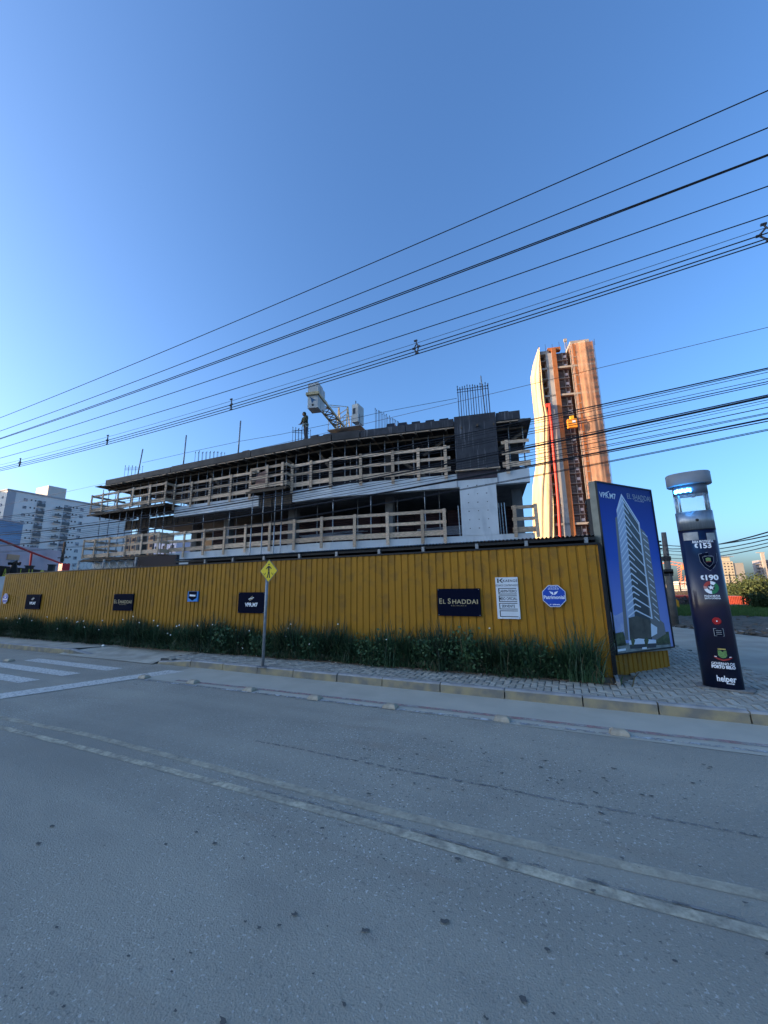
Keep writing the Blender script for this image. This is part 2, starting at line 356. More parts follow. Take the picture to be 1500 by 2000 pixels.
def wear(M, scale, lo, hi, stretch=None):      # paint missing in flakes
    n = M.node_tree.nodes; L = M.node_tree.links; tc = n.new('ShaderNodeTexCoord'); t = n.new('ShaderNodeTexNoise'); t.inputs['Scale'].default_value = scale; t.inputs['Detail'].default_value = 8; t.inputs['Roughness'].default_value = .7
    mp = n.new('ShaderNodeMapping'); mp.inputs['Scale'].default_value = stretch or (1, 1, 1); L.new(tc.outputs['Object'], mp.inputs[0]); L.new(mp.outputs[0], t.inputs['Vector'])
    mr = n.new('ShaderNodeMapRange'); mr.inputs['From Min'].default_value = lo; mr.inputs['From Max'].default_value = hi; L.new(t.outputs['Fac'], mr.inputs[0]); L.new(mr.outputs[0], n['Principled BSDF'].inputs['Alpha'])
wear(yel_m, 13, .05, .75); wear(bpy.data.materials['yellow line near'], 16, .12, .62); wear(thinwhite_m, 8, .42, .58); wear(redline_m, 9, .30, .60); wear(seam, 14, .46, .58); wear(white_m, 25, .28, .50)
# raised road studs
stud_m = mat('yellow road stud', (.46, .385, .28), .8, 0, .35, 12)
def stud(p, w=.19):
    o = thing('road_stud', STL.pop(0), 'road stud', (p.x, p.y, .004), 'road studs along the cycle lane')
    b = MB(); l, d, h = w/2, .075, .05
    b.add([(-l, -d, 0), (l, -d, 0), (l, d, 0), (-l, d, 0), (-l*.9, -d*.75, .03), (l*.9, -d*.75, .03), (l*.9, d*.75, .03), (-l*.9, d*.75, .03), (-l*.6, -d*.4, h), (l*.6, -d*.4, h), (l*.6, d*.4, h), (-l*.6, d*.4, h)],
          [(0, 1, 5, 4), (1, 2, 6, 5), (2, 3, 7, 6), (3, 0, 4, 7), (4, 5, 9, 8), (5, 6, 10, 9), (6, 7, 11, 10), (7, 4, 8, 11), (8, 9, 10, 11)])
    b.build('body', stud_m, o, world=False); return o
STL = ['worn road stud on the stop line end, first of the row from the left', 'worn road stud just right of the stop line, second of the row', 'worn yellow road stud below the foot of the warning sign', 'pale road stud on the white line, fourth of the row from the left', 'pale road stud on the white line, third of the row from the right', 'pale road stud in front of the hedge end, second of the row from the right', 'large pale yellow road stud nearest the viewer, rightmost of the row', 'dark rimmed road stud beyond the zebra crossing at far left']
for p in [(282, 1324), (377, 1334), (488, 1349), (615, 1365), (763, 1382), (981, 1407), (1210, 1434)]: stud(gnd(*p))
stud(gnd(18, 1291), .24)
# flat stains and litter on the road
stain_m = mat('tar stain', (.10, .095, .085), .9); rng = random.Random(3)
sb = MB()
for i in range(210):
    if i < 150: px, py = rng.uniform(700, 1500), rng.uniform(1440, 1560)
    elif i < 190: px, py = rng.uniform(-100, 1600), rng.uniform(1620, 2000)
    else: px, py = rng.uniform(-100, 1600), rng.uniform(1400, 1900)
    p = gnd(px, py); r = rng.choice([.005, .006, .008, .01, .014]); n = 9; q = []
    for k in range(n):
        t = k/n*6.283; rr = r*1.0*rng.uniform(.35, 1.35); q.append((p.x+math.cos(t)*rr*1.5, p.y+math.sin(t)*rr, .0035 if p.y > 3.4 or p.y < 2.5 else .008))
    if p.y < 4.8: sb.poly(q)
sb.build('road_stains', stain_m)['kind'] = 'stuff'
# ------------------------------------------------------------------ hoarding fence
FX0 = on_y(10, 1126, FY).x; FX1 = on_y(1164, 1062, FY).x+.02; FTOP = on_y(800, 1082, FY).z
fence = thing('hoarding_fence', 'long ochre yellow corrugated metal fence behind the hedge', 'fence', ((FX0+FX1)/2, FY, PZ))
PIT = .152
prof = [(0, 0), (.105, 0), (.116, .019), (.141, .019), (.152, 0)]
def corr_panel(n, z0, z1, pit=PIT):
    b = MB(); pts = []
    for i in range(n): pts += [(i*pit+a, d) for a, d in prof[:-1]]
    pts.append((n*pit, 0)); L = len(pts)
    for i in range(L):
        b.v += [(pts[i][0], pts[i][1], z0), (pts[i][0], pts[i][1], z1)]
    for i in range(L-1): b.f.append((2*i, 2*i+2, 2*i+3, 2*i+1)); b.m.append(0)
    return b
pw = 7*PIT; npan = int(round((FX1-FX0)/pw)); sc = (FX1-FX0)/(npan*pw); pmesh = None
for i in range(npan):
    if pmesh is None: o = corr_panel(7, PZ, FTOP).build('panel', fence_m, fence, world=False); pmesh = o.data
    else: o = bpy.data.objects.new('panel', pmesh); COL.objects.link(o); o.parent = fence
    o.location = (FX0+i*pw*sc-fence.location.x, random.uniform(-.004, .004), -PZ); o.scale = (sc, 1, 1)
MB().box(FX0, FY-.02, FTOP, FX1, FY+.04, FTOP+.035).build('top_trim', black_m, fence)
eb = MB(); eb.box(FX1, FY-.01, PZ, FX1+.05, FY+.05, FTOP+.03); eb.build('corner_post', black_m, fence)
bk = MB()
for k in range(9): bk.box(FX0+.2+k*(FX1-FX0-.5)/8, FY+.05, PZ, FX0+.28+k*(FX1-FX0-.5)/8, FY+.12, FTOP-.02)
for z in (.7, 1.9): bk.box(FX0, FY+.05, z, FX1, FY+.09, z+.06)
bk.build('back_frame', woodd_m, fence)
# return of the fence towards the billboard base, dark
MB().box(FX1+.03, FY+.05, PZ, FX1+.07, FY+3.5, FTOP).build('side_panel', dark_m, fence)
# shed roof right behind the fence
AX0 = on_y(338, 1098, FY).x; AX1 = on_y(1162, 1043, FY).x; AZ = on_y(1160, 1044, FY+.0).z
shed = thing('site_shed', 'dark corrugated lean-to roof edge running just above the yellow fence', 'shed', ((AX0+AX1)/2, FY+1, PZ))
b = MB(); n = int((AX1-AX0)/.0175); 
for i in range(n+1):
    x = AX0+i*(AX1-AX0)/n; dz = .016*math.sin(i/4*2*math.pi)
    b.v += [(x, FY+.03, AZ+dz-.0), (x, FY+2.6, AZ+.22+dz)]
for i in range(n): b.f.append((2*i, 2*i+2, 2*i+3, 2*i+1)); b.m.append(0)
b.build('corrugated_sheet', mat('grey fibre cement sheet', (.13, .13, .13), .7, 0, .3, 4), shed)
MB().box(AX0, FY+.10, AZ-.075, AX1, FY+.15, AZ-.025).build('eaves_beam', dark_m, shed)
MB().box(AX0, FY+.5, PZ, AX1, FY+.55, AZ-.03).build('wall', mat('shed board', (.02, .018, .018), .9), shed)
for px in (240+800, 495+800-0, 865+800-0):
    pass
for px in (827, 932, 1029, 1147, 741, 658, 586, 517, 457, 403):
    x = on_y(px, 1075, FY+.1).x; MB().box(x-.03, FY+.07, FTOP-.3, x+.03, FY+.13, AZ-.03).build('post', galvd_m, shed)
# brown wall and razor wire further left
FB = Frame(0, FY+.6, 0)
p0, p1 = on_y(262, 1090, FY+.6), on_y(345, 1086, FY+.6)
bw = MB(); bw.box(p0.x, FY+.6, PZ, p1.x, FY+.7, on_y(300, 1086, FY+.6).z)
tag(bw.build('boundary_wall', mat('brown painted board', (.05, .035, .035), .8)), 'dark brown board wall showing above the fence left of the shed roof', 'wall')
rw = thing('razor_wire', 'coil of grey razor wire above the left half of the fence', 'razor wire', (-13, FY+.5, 2.3))
x0, x1 = on_y(142, 1105, FY+.5).x, on_y(270, 1095, FY+.5).x; z0 = on_y(200, 1104, FY+.5).z
pts = []; nn = 300
for i in range(nn):
    t = i/nn*2*math.pi*17; pts.append((x0+(x1-x0)*i/nn+.13*math.sin(t*.5), FY+.5+.13*math.cos(t), z0+.13*math.sin(t)))
MB().tube(pts, .006, 3).build('wire_coil', galv_m, rw)
for k in range(3):
    x = x0+(x1-x0)*(.1, .5, .97)[k]; MB().box(x-.03, FY+.48, 1.5, x+.03, FY+.52, z0+.2).build('post', galvd_m, rw)
MB().box(x0, FY+.45, PZ, x1, FY+.55, z0-.14).build('wall', bcold_m, rw)
# ------------------------------------------------------------------ signs on the fence
SY = FY-.03
def sign_xf(cx, cz, y=SY-.012): return lambda u, v, w: (cx+u, y-w, cz+v)
def flat(parent, name, m, pts, y, w=.0015):
    b = MB(); n = len(pts); b.add([(p[0], y-w, p[1]) for p in pts]+[(p[0], y, p[1]) for p in pts], [tuple(range(n)), tuple(range(n, 2*n))[::-1]]+[(i, n+i, n+(i+1) % n, (i+1) % n) for i in range(n)]); return b.build(name, m, parent)
def board(name, label, cat, p0, p1, m, rnd=0):
    a, b = on_y(*p0, SY), on_y(*p1, SY); cx, cz = (a.x+b.x)/2, (a.z+b.z)/2; w, h = abs(b.x-a.x)/2, abs(a.z-b.z)/2
    t = thing(name, label, cat, (cx, SY, cz)); MB().box(cx-w, SY-.012, cz-h, cx+w, SY+.028, cz+h).build('sheet', m, t); 
    for sx in (-1, 1):
        for sz in (-1, 1): MB().box(cx+sx*(w-.02)-.006, SY-.015, cz+sz*(h-.02)-.006, cx+sx*(w-.02)+.006, SY-.012, cz+sz*(h-.02)+.006).build('screw', galv_m, t)
    return t, cx, cz, w, h
def elsh(label, p0, p1):
    t, cx, cz, w, h = board('development_sign', label, 'sign', p0, p1, nav_m)
    f = w/.45
    text('E', .155*f, sign_xf(cx-.385*f, cz+.022), gold_m, t, .002, sx=.9); text('L', .125*f, sign_xf(cx-.305*f, cz+.012), gold_m, t, .002)
    text('S', .155*f, sign_xf(cx-.195*f, cz+.022), gold_m, t, .002, sx=.95); text('HADDAI', .125*f, sign_xf(cx+.135*f, cz+.012), gold_m, t, .002, sx=-.53*f, space=1.08)
    text('RESIDENCE', .035*f, sign_xf(cx-.0*f, cz-.065), gold_m, t, space=2.0)
def vprm(label, p0, p1):
    t, cx, cz, w, h = board('developer_sign', label, 'sign', p0, p1, nav_m)
    text('VPR.M7', .125, sign_xf(cx+.01, cz-.05), wlet_m, t, .004)
    for k, (dz, l, m_) in enumerate([(.135, .04, gold_m), (.105, .085, wlet_m), (.075, .055, gold_m)]):
        flat(t, 'logo', m_, [(cx-l, cz+dz-.03), (cx+l, cz+dz+.012), (cx+l, cz+dz+.03), (cx-l, cz+dz-.012)], SY-.0125)
elsh('black EL SHADDAI sign nearest the white job sign, right half of the fence', (854, 1150), (940, 1204))
elsh('dark EL SHADDAI sign in the left half of the fence', (224, 1160), (258, 1193))
vprm('dark VPR.M7 sign just left of the crossing sign pole', (467, 1157), (516, 1198))
vprm('small dark VPR.M7 sign near the far left end of the fence', (53, 1161), (76, 1190))
t, cx, cz, w, h = board('job_sign', 'white sign listing wanted trades on the right part of the fence', 'sign', (967, 1128), (1017, 1209), wsign_m)
text('KAENGE', .062, sign_xf(cx+.065, cz+h-.065), klet_m, t, .001, space=1.15)
for pts in ([(-.165, -.10), (-.165, -.02), (-.14, -.02), (-.14, -.10)], [(-.13, -.055), (-.085, -.02), (-.06, -.02), (-.1, -.06), (-.06, -.10), (-.085, -.10)]):
    flat(t, 'logo', klet_m, [(cx+u, cz+h+v) for u, v in pts], SY-.0125)
text('ESTAMOS CONTRATANDO', .052, sign_xf(cx, cz+h-.148), klet_m, t, sx=.62)
for k, s_ in enumerate(['CARPINTEIRO', 'MEIO OFICIAL', 'SERVENTE', '']):
    zc_ = cz+h-.255-k*.135; x0_, x1_ = cx-w+.045, cx+w-.035
    for q in ([(x0_, zc_+.045), (x1_, zc_+.045), (x1_, zc_+.057), (x0_, zc_+.057)], [(x0_, zc_-.057), (x1_, zc_-.057), (x1_, zc_-.045), (x0_, zc_-.045)], [(x0_, zc_-.045), (x0_+.015, zc_-.045), (x0_+.015, zc_+.045), (x0_, zc_+.045)]):
        flat(t, 'frame_line', klet_m, q, SY-.0125)
    if s_: text(s_, .072, sign_xf(cx+.005, zc_), klet_m, t, .001, sx=.72)
def octagon(label, p, r):
    c = on_y(*p, SY); t = thing('security_sign', label, 'sign', (c.x, SY, c.z))
    def og(q): return [(c.x+q*math.cos(R_(22.5+45*k)), c.z+q*math.sin(R_(22.5+45*k))) for k in range(8)]
    flat(t, 'rim', wsign_m, og(r), SY-.008, .006); flat(t, 'face', blue_m, og(r*.94), SY-.0142, .002); X = sign_xf(c.x, c.z, SY-.0165)
    text('Patrimonial', r*.42, lambda u, v, w: X(u, v-.1*r, w), wlet_m, t, .002, sx=.88)
    text('LOCAL', r*.17, lambda u, v, w: X(u, v+.77*r, w), wlet_m, t, .001, space=1.5); text('SEGURO', r*.17, lambda u, v, w: X(u, v+.60*r, w), wlet_m, t, .001, space=1.5)
    text('47 - 3398-0600', r*.13, lambda u, v, w: X(u, v-.72*r, w), wlet_m, t, .001)
    for s_ in (-1, 1): flat(t, 'emblem', wlet_m, [(c.x+s_*.02*r, c.z+.12*r), (c.x+s_*.06*r, c.z+.32*r), (c.x+s_*.36*r, c.z+.42*r), (c.x+s_*.24*r, c.z+.22*r), (c.x+s_*.06*r, c.z+.08*r)][::s_], SY-.0165, .001)
octagon('blue octagonal Patrimonial sign at the right end of the fence', (1082, 1164), .205)
octagon('small blue octagonal security sign at the far left end of the fence', (11, 1169), .20)
t, cx, cz, w, h = board('alarm_sign', 'small blue security sign between two dark signs on the fence', 'sign', (368, 1155), (386, 1175), mat('mid blue', (.05, .25, .6), .4))
flat(t, 'shield', nav_m, [(cx-w*.8, cz+h*.95), (cx-w*.8, cz-h*.3), (cx, cz-h*.8), (cx+w*.8, cz-h*.3), (cx+w*.8, cz+h*.95)], SY-.0125)
flat(t, 'emblem', wlet_m, [(cx-w*.6, cz+h*.05), (cx+w*.5, cz-.02*h), (cx+w*.6, cz+h*.3), (cx-w*.6, cz+h*.4)], SY-.0142)
# ------------------------------------------------------------------ crossing warning sign
p = gnd(513, 1303, PZ); tp = on_y(525, 1092, p.y)
cs = thing('crossing_sign', 'yellow diamond pedestrian crossing sign on a grey pole at the kerb', 'sign', (p.x, p.y, PZ))
MB().tube([(p.x, p.y, PZ-.02), (p.x+.01, p.y, tp.z-.08)], .029, 14).build('pole', galvd_m, cs, smooth=True)
MB().prism([(p.x-.1, p.y-.08), (p.x+.12, p.y-.09), (p.x+.13, p.y+.08), (p.x-.1, p.y+.1)], PZ, PZ+.014).build('base_patch', bcold_m, cs)
dy = p.y-.045; dc = (tp.x, tp.z-.235); hd = on_y(525, 1092, dy).z-on_y(523, 1140, dy).z; hd /= 2
def dia(r): return [(dc[0], dc[1]-r), (dc[0]+r, dc[1]), (dc[0], dc[1]+r), (dc[0]-r, dc[1])]
dc = (on_y(525, 1115, dy).x, on_y(525, 1115, dy).z); hw = (on_y(542, 1115, dy).x-on_y(508, 1115, dy).x)/2*1.03; hd = max(hd, hw)
ysign_m = mat('yellow sign', (.75, .56, .02), .4)
flat(cs, 'plate', galvd_m, dia(hw*1.0), dy+.004, .003); flat(cs, 'edge', klet_m, dia(hw*.97), dy-.0005, .001); flat(cs, 'face', ysign_m, dia(hw*.93), dy-.002, .001)
def sgn(nm, pts): flat(cs, nm, klet_m, [(dc[0]+u*hw, dc[1]+v*hw) for u, v in pts], dy-.0035, .001)
sgn('pictogram', [(.08*math.cos(k*.785)+.0, .56+.08*math.sin(k*.785)) for k in range(8)])
sgn('pictogram', [(-.06, .44), (-.09, .42), (-.34, .18), (-.28, .14), (-.08, .26), (-.08, .0), (.1, .0), (.08, .28), (.28, .14), (.33, .19), (.1, .42)])
sgn('pictogram', [(-.08, .0), (-.08, -.2), (-.2, -.62), (-.08, -.62), (.0, -.3), (.02, -.05)]); sgn('pictogram', [(.1, .0), (.12, -.2), (.18, -.62), (.06, -.62), (.04, -.3), (.0, -.05)])
for s_ in (-1, 1):
    for a, b_ in ((.3, .42), (.5, .6)): sgn('pictogram', [(s_*a, -.1-a*.2), (s_*(a+.07), -.1-a*.2), (s_*(b_+.07), -.5+a*.5), (s_*b_, -.5+a*.5)][::s_])
# ------------------------------------------------------------------ billboard
k_ = (HCAM-PZ)/HCAM
BB = Frame(.755*k_+.0, 8.5*k_, 50.4)
bw_, bz0, bz1 = 1.70*k_, None, None
bz0 = BB.px(1204, 1279)[1]; bz1 = BB.px(1165, 940)[1]; bw_ = BB.px(1269, 957)[0]
bb = thing('billboard', 'tall blue EL SHADDAI tower billboard on a yellow corrugated base at the corner', 'billboard', (BB.o[0]+.5, BB.o[1]+.6, PZ))
MB().fbox(BB, 0, 0, bz0, bw_, .13, bz1).build('cabinet', [mat('billboard side', (.27, .27, .22), .6, 0, .4, 3)], bb)
fr = MB(); e_ = .022
for a in ((0, bz0, bw_, bz0+e_), (0, bz1-e_, bw_, bz1), (0, bz0+e_, e_, bz1-e_), (bw_-e_, bz0+e_, bw_, bz1-e_)): fr.fbox(BB, a[0], -.03, a[1], a[2], -.001, a[3])
fr.build('frame', black_m, bb)
# poster sheet with sky, printed flat
def grad_mat(name, stops, z0, z1):
    M = mat(name, (1, 1, 1), .6, spec=.1); n = M.node_tree.nodes; L = M.node_tree.links; tc = n.new('ShaderNodeTexCoord'); sp = n.new('ShaderNodeSeparateXYZ'); L.new(tc.outputs['Object'], sp.inputs[0])
    mr = n.new('ShaderNodeMapRange'); mr.inputs['From Min'].default_value = z0; mr.inputs['From Max'].default_value = z1; L.new(sp.outputs[2], mr.inputs[0])
    cr = n.new('ShaderNodeValToRGB'); L.new(mr.outputs[0], cr.inputs[0]); el = cr.color_ramp.elements
    el[0].position, el[0].color = stops[0][0], (*stops[0][1], 1); el[1].position, el[1].color = stops[-1][0], (*stops[-1][1], 1)
    for s_, c_ in stops[1:-1]: x_ = el.new(s_); x_.color = (*c_, 1)
    L.new(cr.outputs[0], n['Principled BSDF'].inputs['Base Color']); return M
psky = grad_mat('poster sky print', [(0, (.30, .34, .62)), (.12, (.28, .33, .66)), (.3, (.20, .27, .64)), (.55, (.05, .13, .54)), (.85, (.026, .065, .33)), (1, (.022, .05, .2))], bz0-PZ, bz1-PZ)
MB().fbox(BB, e_, -.012, bz0+e_, bw_-e_, -.002, bz1-e_).build('poster', psky, bb)
def pc(x, y): return BB.px(1150+x/4.876, 930+y/4.876, -.013)   # poster survey points
def pr(nm, m, pts, w=.001):
    q = [pc(*a) for a in pts]; n = len(q); b = MB(); d = -.0125-w
    b.add([BB.p(a, d, z) for a, z in q]+[BB.p(a, -.0121, z) for a, z in q], [tuple(range(n)), tuple(range(n, 2*n))[::-1]]+[(i, n+i, n+(i+1) % n, (i+1) % n) for i in range(n)]); return b.build(nm, m, bb)
def L2(a, b, t): return (a[0]+(b[0]-a[0])*t, a[1]+(b[1]-a[1])*t)
pw_ = mat('print white', (.80, .82, .88), .5); pl_ = mat('print light', (.46, .52, .66), .5); pd_ = mat('print dark', (.045, .055, .07), .4); pg_ = mat('print grey', (.20, .19, .19), .4); pbr = mat('print brown', (.11, .10, .085), .4, 0, .5, 6)
pcl = mat('print cloud', (.50, .52, .70), .4, 0, col2=(.30, .34, .62), scale=5); pgr = mat('print greenery', (.10, .13, .06), .4, 0, .6, 14); prd = mat('print street', (.30, .32, .30), .4, 0, .4, 8)
pr('print', pcl, [(205, 1290), (250, 1330), (330, 1290), (360, 1500), (235, 1480)]); 
pr('print', prd, [(240, 1590), (780, 1590), (788, 1655), (262, 1693)]); pr('print', pgr, [(236, 1500), (330, 1480), (360, 1610), (252, 1625)]); pr('print', pgr, [(640, 1500), (760, 1480), (780, 1600), (640, 1610)])
pr('print', pg_, [(485, 490), (530, 530), (565, 600), (610, 900), (640, 1100), (680, 1370), (715, 1400), (735, 1500), (640, 1560), (590, 1540)], .0013)
pr('print', pg_, [(252, 400), (268, 380), (380, 1560), (345, 1560)], .0013)
pr('print', pl_, [(265, 330), (308, 172), (340, 225), (460, 1560), (385, 1570)], .0016); pr('print', pd_, [(308, 172), (474, 440), (480, 470), (605, 1560), (460, 1570), (330, 240)], .0018)
pr('print', pbr, [(378, 1350), (455, 1330), (462, 1550), (392, 1560)], .0024); pr('print', pbr, [(455, 1330), (590, 1375), (600, 1540), (462, 1550)], .0024)
NR = 19
for i in range(NR):
    t = i/(NR-1); t = t**1.0; A, K, B = L2((266, 335), (376, 1330), t), L2((316, 212), (449, 1270), t), L2((473, 455), (603, 1350), t); th = 15 if i % 1 == 0 else 8
    pr('print', pw_, [A, K, (K[0]+1, K[1]+th), (A[0]+1, A[1]+th)], .0028)
    pr('print', pw_, [K, L2(K, B, 1 if i % 2 == 0 else .35), (L2(K, B, 1 if i % 2 == 0 else .35)[0], L2(K, B, 1 if i % 2 == 0 else .35)[1]+th*.7), (K[0], K[1]+th)], .0028)
pr('print', pw_, [(466, 430), (480, 440), (608, 1360), (596, 1360)], .0031); pr('print', pw_, [(308, 168), (476, 436), (474, 452), (310, 190)], .003); pr('print', pw_, [(308, 168), (264, 320), (266, 345), (311, 200)], .003)
for i in range(14):
    t = i/13; A = L2((510, 530), (625, 1330), t); pr('print', pw_, [A, (A[0]+48, A[1]+45), (A[0]+48, A[1]+54), (A[0], A[1]+10)], .0018)
pr('print', pw_, [(380, 1570), (470, 1545), (640, 1560), (640, 1590), (385, 1605)], .003); pr('print', pw_, [(590, 1400), (650, 1440), (650, 1500), (595, 1530)], .0026)
pr('print', pd_, [(390, 1606), (640, 1592), (640, 1630), (395, 1645)], .003); pr('print', wlet_m, [(270, 1650), (350, 1640), (352, 1660), (275, 1672)], .003); pr('print', wlet_m, [(508, 1630), (550, 1626), (552, 1645), (508, 1648)], .0034)
pr('print', pgr, [(400, 1560), (420, 1540), (440, 1565), (425, 1620), (412, 1620)], .0034); pr('print', pgr, [(525, 1560), (548, 1530), (570, 1560), (552, 1625), (540, 1625)], .0034)
def bxf(px, py):
    a, z = pc(px, py); return lambda u, v, w: BB.p(a+u, -.0155-w, z+v)
text('VPR.M7', .145, bxf(178, 185), wlet_m, bb, .002, sx=1.0); text('EL SHADDAI', .15, bxf(475, 205), mat('print silver', (.35, .38, .45), .4), bb, 0, sx=.92); text('RESIDENCE', .035, bxf(480, 240), wlet_m, bb, 0, space=1.8)
pr('print', wlet_m, [(168, 152), (192, 143), (192, 150), (168, 160)], .003)
# yellow corrugated base
bs = MB(); a1 = BB.px(1306, 1306, .06)[0]; nfl = 14
pts = []
for i in range(12):
    q = a1/12; pts += [(i*q, .04), (i*q+q*.7, .04), (i*q+q*.78, .062), (i*q+q*.92, .062)]
pts.append((a1, .04)); 
for a, d in pts: bs.v += [tuple(BB.p(a, d, PZ-.02)), tuple(BB.p(a, d, bz0-.01))]
for i in range(len(pts)-1): bs.f.append((2*i, 2*i+2, 2*i+3, 2*i+1)); bs.m.append(0)
bs.fbox(BB, a1, .04, PZ-.02, a1+.02, 2.2, bz0+.9); bs.build('base_panel', fence_m, bb)
bs = MB(); bs.fbox(BB, .02, .14, PZ, .1, .22, bz1-.3); bs.fbox(BB, bw_-.12, .14, PZ, bw_-.04, .22, bz1-.3); bs.fbox(BB, .1, .14, 1, bw_-.12, .18, 1.08); bs.fbox(BB, .1, .14, 2.6, bw_-.12, .18, 2.68); bs.build('support_frame', dark_m, bb)
MB().fbox(BB, -.12, .0, PZ, -.01, .1, bz0+1.7).build('side_strip', black_m, bb)
# white edging stone lying at the corner of the planting strip
p, q = gnd(1203, 1323, PZ), gnd(1209, 1340, PZ)
tag(MB().beam((p.x, p.y, PZ+.03), (q.x, q.y, PZ+.03), .05, .06).build('edging_stone', kerbtop_m), 'short pale edging stone at the end of the planting strip', 'edging stone')
# ------------------------------------------------------------------ security totem
rr_ = (HCAM-PZ)/.1895
TC = Vector((.2555*rr_, .9655*rr_, PZ)); TH = R_(-14.5)
tot = thing('security_totem', 'dark navy security totem with a blue beacon, leaning text panel by the corner', 'totem', TC, rz=TH)
tot['label'] = 'tall dark navy security totem with a lit blue beacon on the corner pavement'
def tz(y, px=1390):           # height on totem at picture row
    d = ray(px, y); t = (TC.x*.2555+TC.y*.9655)/(d[0]*.2555+d[1]*.9655); return HCAM+d[2]*t-PZ
TA, TD = .235, .15
def oval(a, d, n=40, e=2.6, y0=0):
    o = []
    for i in range(n):
        t = 2*math.pi*i/n; c, s_ = math.cos(t), math.sin(t); o.append((a*abs(c)**(2/e)*(1 if c > 0 else -1), y0+d*abs(s_)**(2/e)*(1 if s_ > 0 else -1)))
    return o
def shell(nm, m, levels, smooth=True, cap=True):
    b = MB(); n = 40
    for a, d, z in levels: b.v += [(x, y, z) for x, y in oval(a, d, n)]
    for k in range(len(levels)-1):
        for i in range(n): b.f.append((k*n+i, k*n+(i+1) % n, (k+1)*n+(i+1) % n, (k+1)*n+i)); b.m.append(0)
    if cap: b.f.append(tuple(range(n))[::-1]); b.m.append(0); e = (len(levels)-1)*n; b.f.append(tuple(e+i for i in range(n))); b.m.append(0)
    o = b.build(nm, m, tot, world=False)
    if smooth:
        o.data.polygons.foreach_set('use_smooth', [len(p.vertices) == 4 for p in o.data.polygons])
    return o
zg0, zg1, zm, zc0, zc1 = tz(1034), tz(997), tz(963), tz(943), tz(919)
navyb = mat('totem navy wrap', (.005, .012, .045), .28, 0, col2=(.004, .008, .025), scale=2.2, spec=.4, coat=.2)
mix_layer(navyb, (.035, .012, .018), 1.0, .45, .7, 2, stretch=(2, 2, 1), seed=11, fac=.6)  # reddish reflection painted into the navy
metb = mat('brushed metal', (.30, .33, .36), .38, .7, .2, 8, stretch=(8, 8, .5))
shell('body', navyb, [(TA, TD, 0), (TA, TD, zg0)]); shell('collar', metb, [(TA+.001, TD+.001, zg0+.004), (TA+.001, TD+.001, zg1)])
shell('seam', black_m, [(TA+.003, TD+.003, zg0-.006), (TA+.003, TD+.003, zg0+.006)])
glass = mat('clear acrylic', (.8, .9, .95), .05); gb = glass.node_tree.nodes['Principled BSDF']; gb.inputs['Alpha'].default_value = .16
shell('glass', glass, [(TA-.006, TD-.006, zg1), (TA-.006, TD-.006, zm)], cap=False)
for x, y in ((-TA+.03, -.05), (-TA+.085, -.115), (TA-.03, -.05), (TA-.07, -.115), (-TA+.05, .1), (TA-.05, .1)): MB().tube([(x, y, zg1), (x, y, zm)], .012, 10).build('post', metb, tot, world=False, smooth=True)
shell('light_housing', mat('beacon housing', (.10, .12, .15), .4), [(TA-.012, TD-.012, zm), (TA-.012, TD-.012, zc0+.04)]); shell('cap', mat('cap grey', (.23, .245, .27), .5), [(TA+.05, TD+.05, zc0), (TA+.056, TD+.056, zc0+.005), (TA+.056, TD+.056, zc1-.012), (TA+.044, TD+.044, zc1)])
b = MB(); n = 12
for i in range(n+1):
    for j in range(n):
        a, c = math.pi/2*i/n, 2*math.pi*j/n; b.v.append((.03+.05*math.cos(a)*math.cos(c), -.08+.05*math.cos(a)*math.sin(c), zm-.05*math.sin(a)))
for i in range(n):
    for j in range(n): b.f.append((i*n+j, i*n+(j+1) % n, (i+1)*n+(j+1) % n, (i+1)*n+j)); b.m.append(0)
b.build('camera_dome', mat('grey dome', (.12, .13, .15), .2), tot, world=False, smooth=True)
led = emis('blue beacon', (.04, .35, 1.0), 20)
for row in range(2):
    for k in range(7):
        x = -.185+k*.032; y = -((TD-.01)*(1-min(1, abs(x)/(TA-.01))**2.6)**(1/2.6))-.006; z = zm+.05+row*.03+.008*(k%2)
        MB().tube([(x, y, z), (x, y-.012, z)], .0145, 8).build('led_lens', led, tot, world=False)
bl = bpy.data.lights.new('beacon_light', 'POINT'); bl.energy = .5; bl.color = (.1, .4, 1); bl.shadow_soft_size = .05; bo = bpy.data.objects.new('beacon_light', bl); COL.objects.link(bo); bo.parent = tot; bo.location = (-.1, -.3, zm+.02)
def ty(x, off=.002): return -(TD*(1-min(.999, abs(x)/TA)**2.6)**(1/2.6))-off
def t_flat(nm, m, pts, off=.0015):
    # subdivide horizontally by fan: fine because prints are small
    n = len(pts); b = MB(); cx = sum(p[0] for p in pts)/n; cz = sum(p[1] for p in pts)/n
    b.add([(x, ty(x, off), z) for x, z in pts]+[(cx, ty(cx, off), cz)], [(i, (i+1) % n, n) for i in range(n)]); return b.build(nm, m, tot, world=False)
def t_xy(px, py):              # picture point -> totem local
    z = tz(py, px); f = Vector((TC.x, TC.y)); d = ray(px, py); nx = Vector((math.cos(TH), math.sin(TH))); nn_ = Vector((-nx.y, nx.x)); oy = -TD
    k = (f+nn_*oy).dot(nn_); t = k/(d[0]*nn_.x+d[1]*nn_.y); P = Vector((d[0]*t, d[1]*t))-f; return P.dot(nx), HCAM+d[2]*t-PZ
def t_text(s_, size, px, py, m=wlet_m, bold=.001, sx=1., space=1.):
    x0, z0 = t_xy(px, py)
    def xf(u, v, w):
        x = x0+u; q = Vector((x, ty(x, .0015+w), z0+v)); return (TC.x+q.x, TC.y+q.y, PZ+q.z)   # local coordinates: build() takes the totem's place off again
    TEXTS_T.append((s_, size, xf, m, bold, sx, space))
TEXTS_T = []
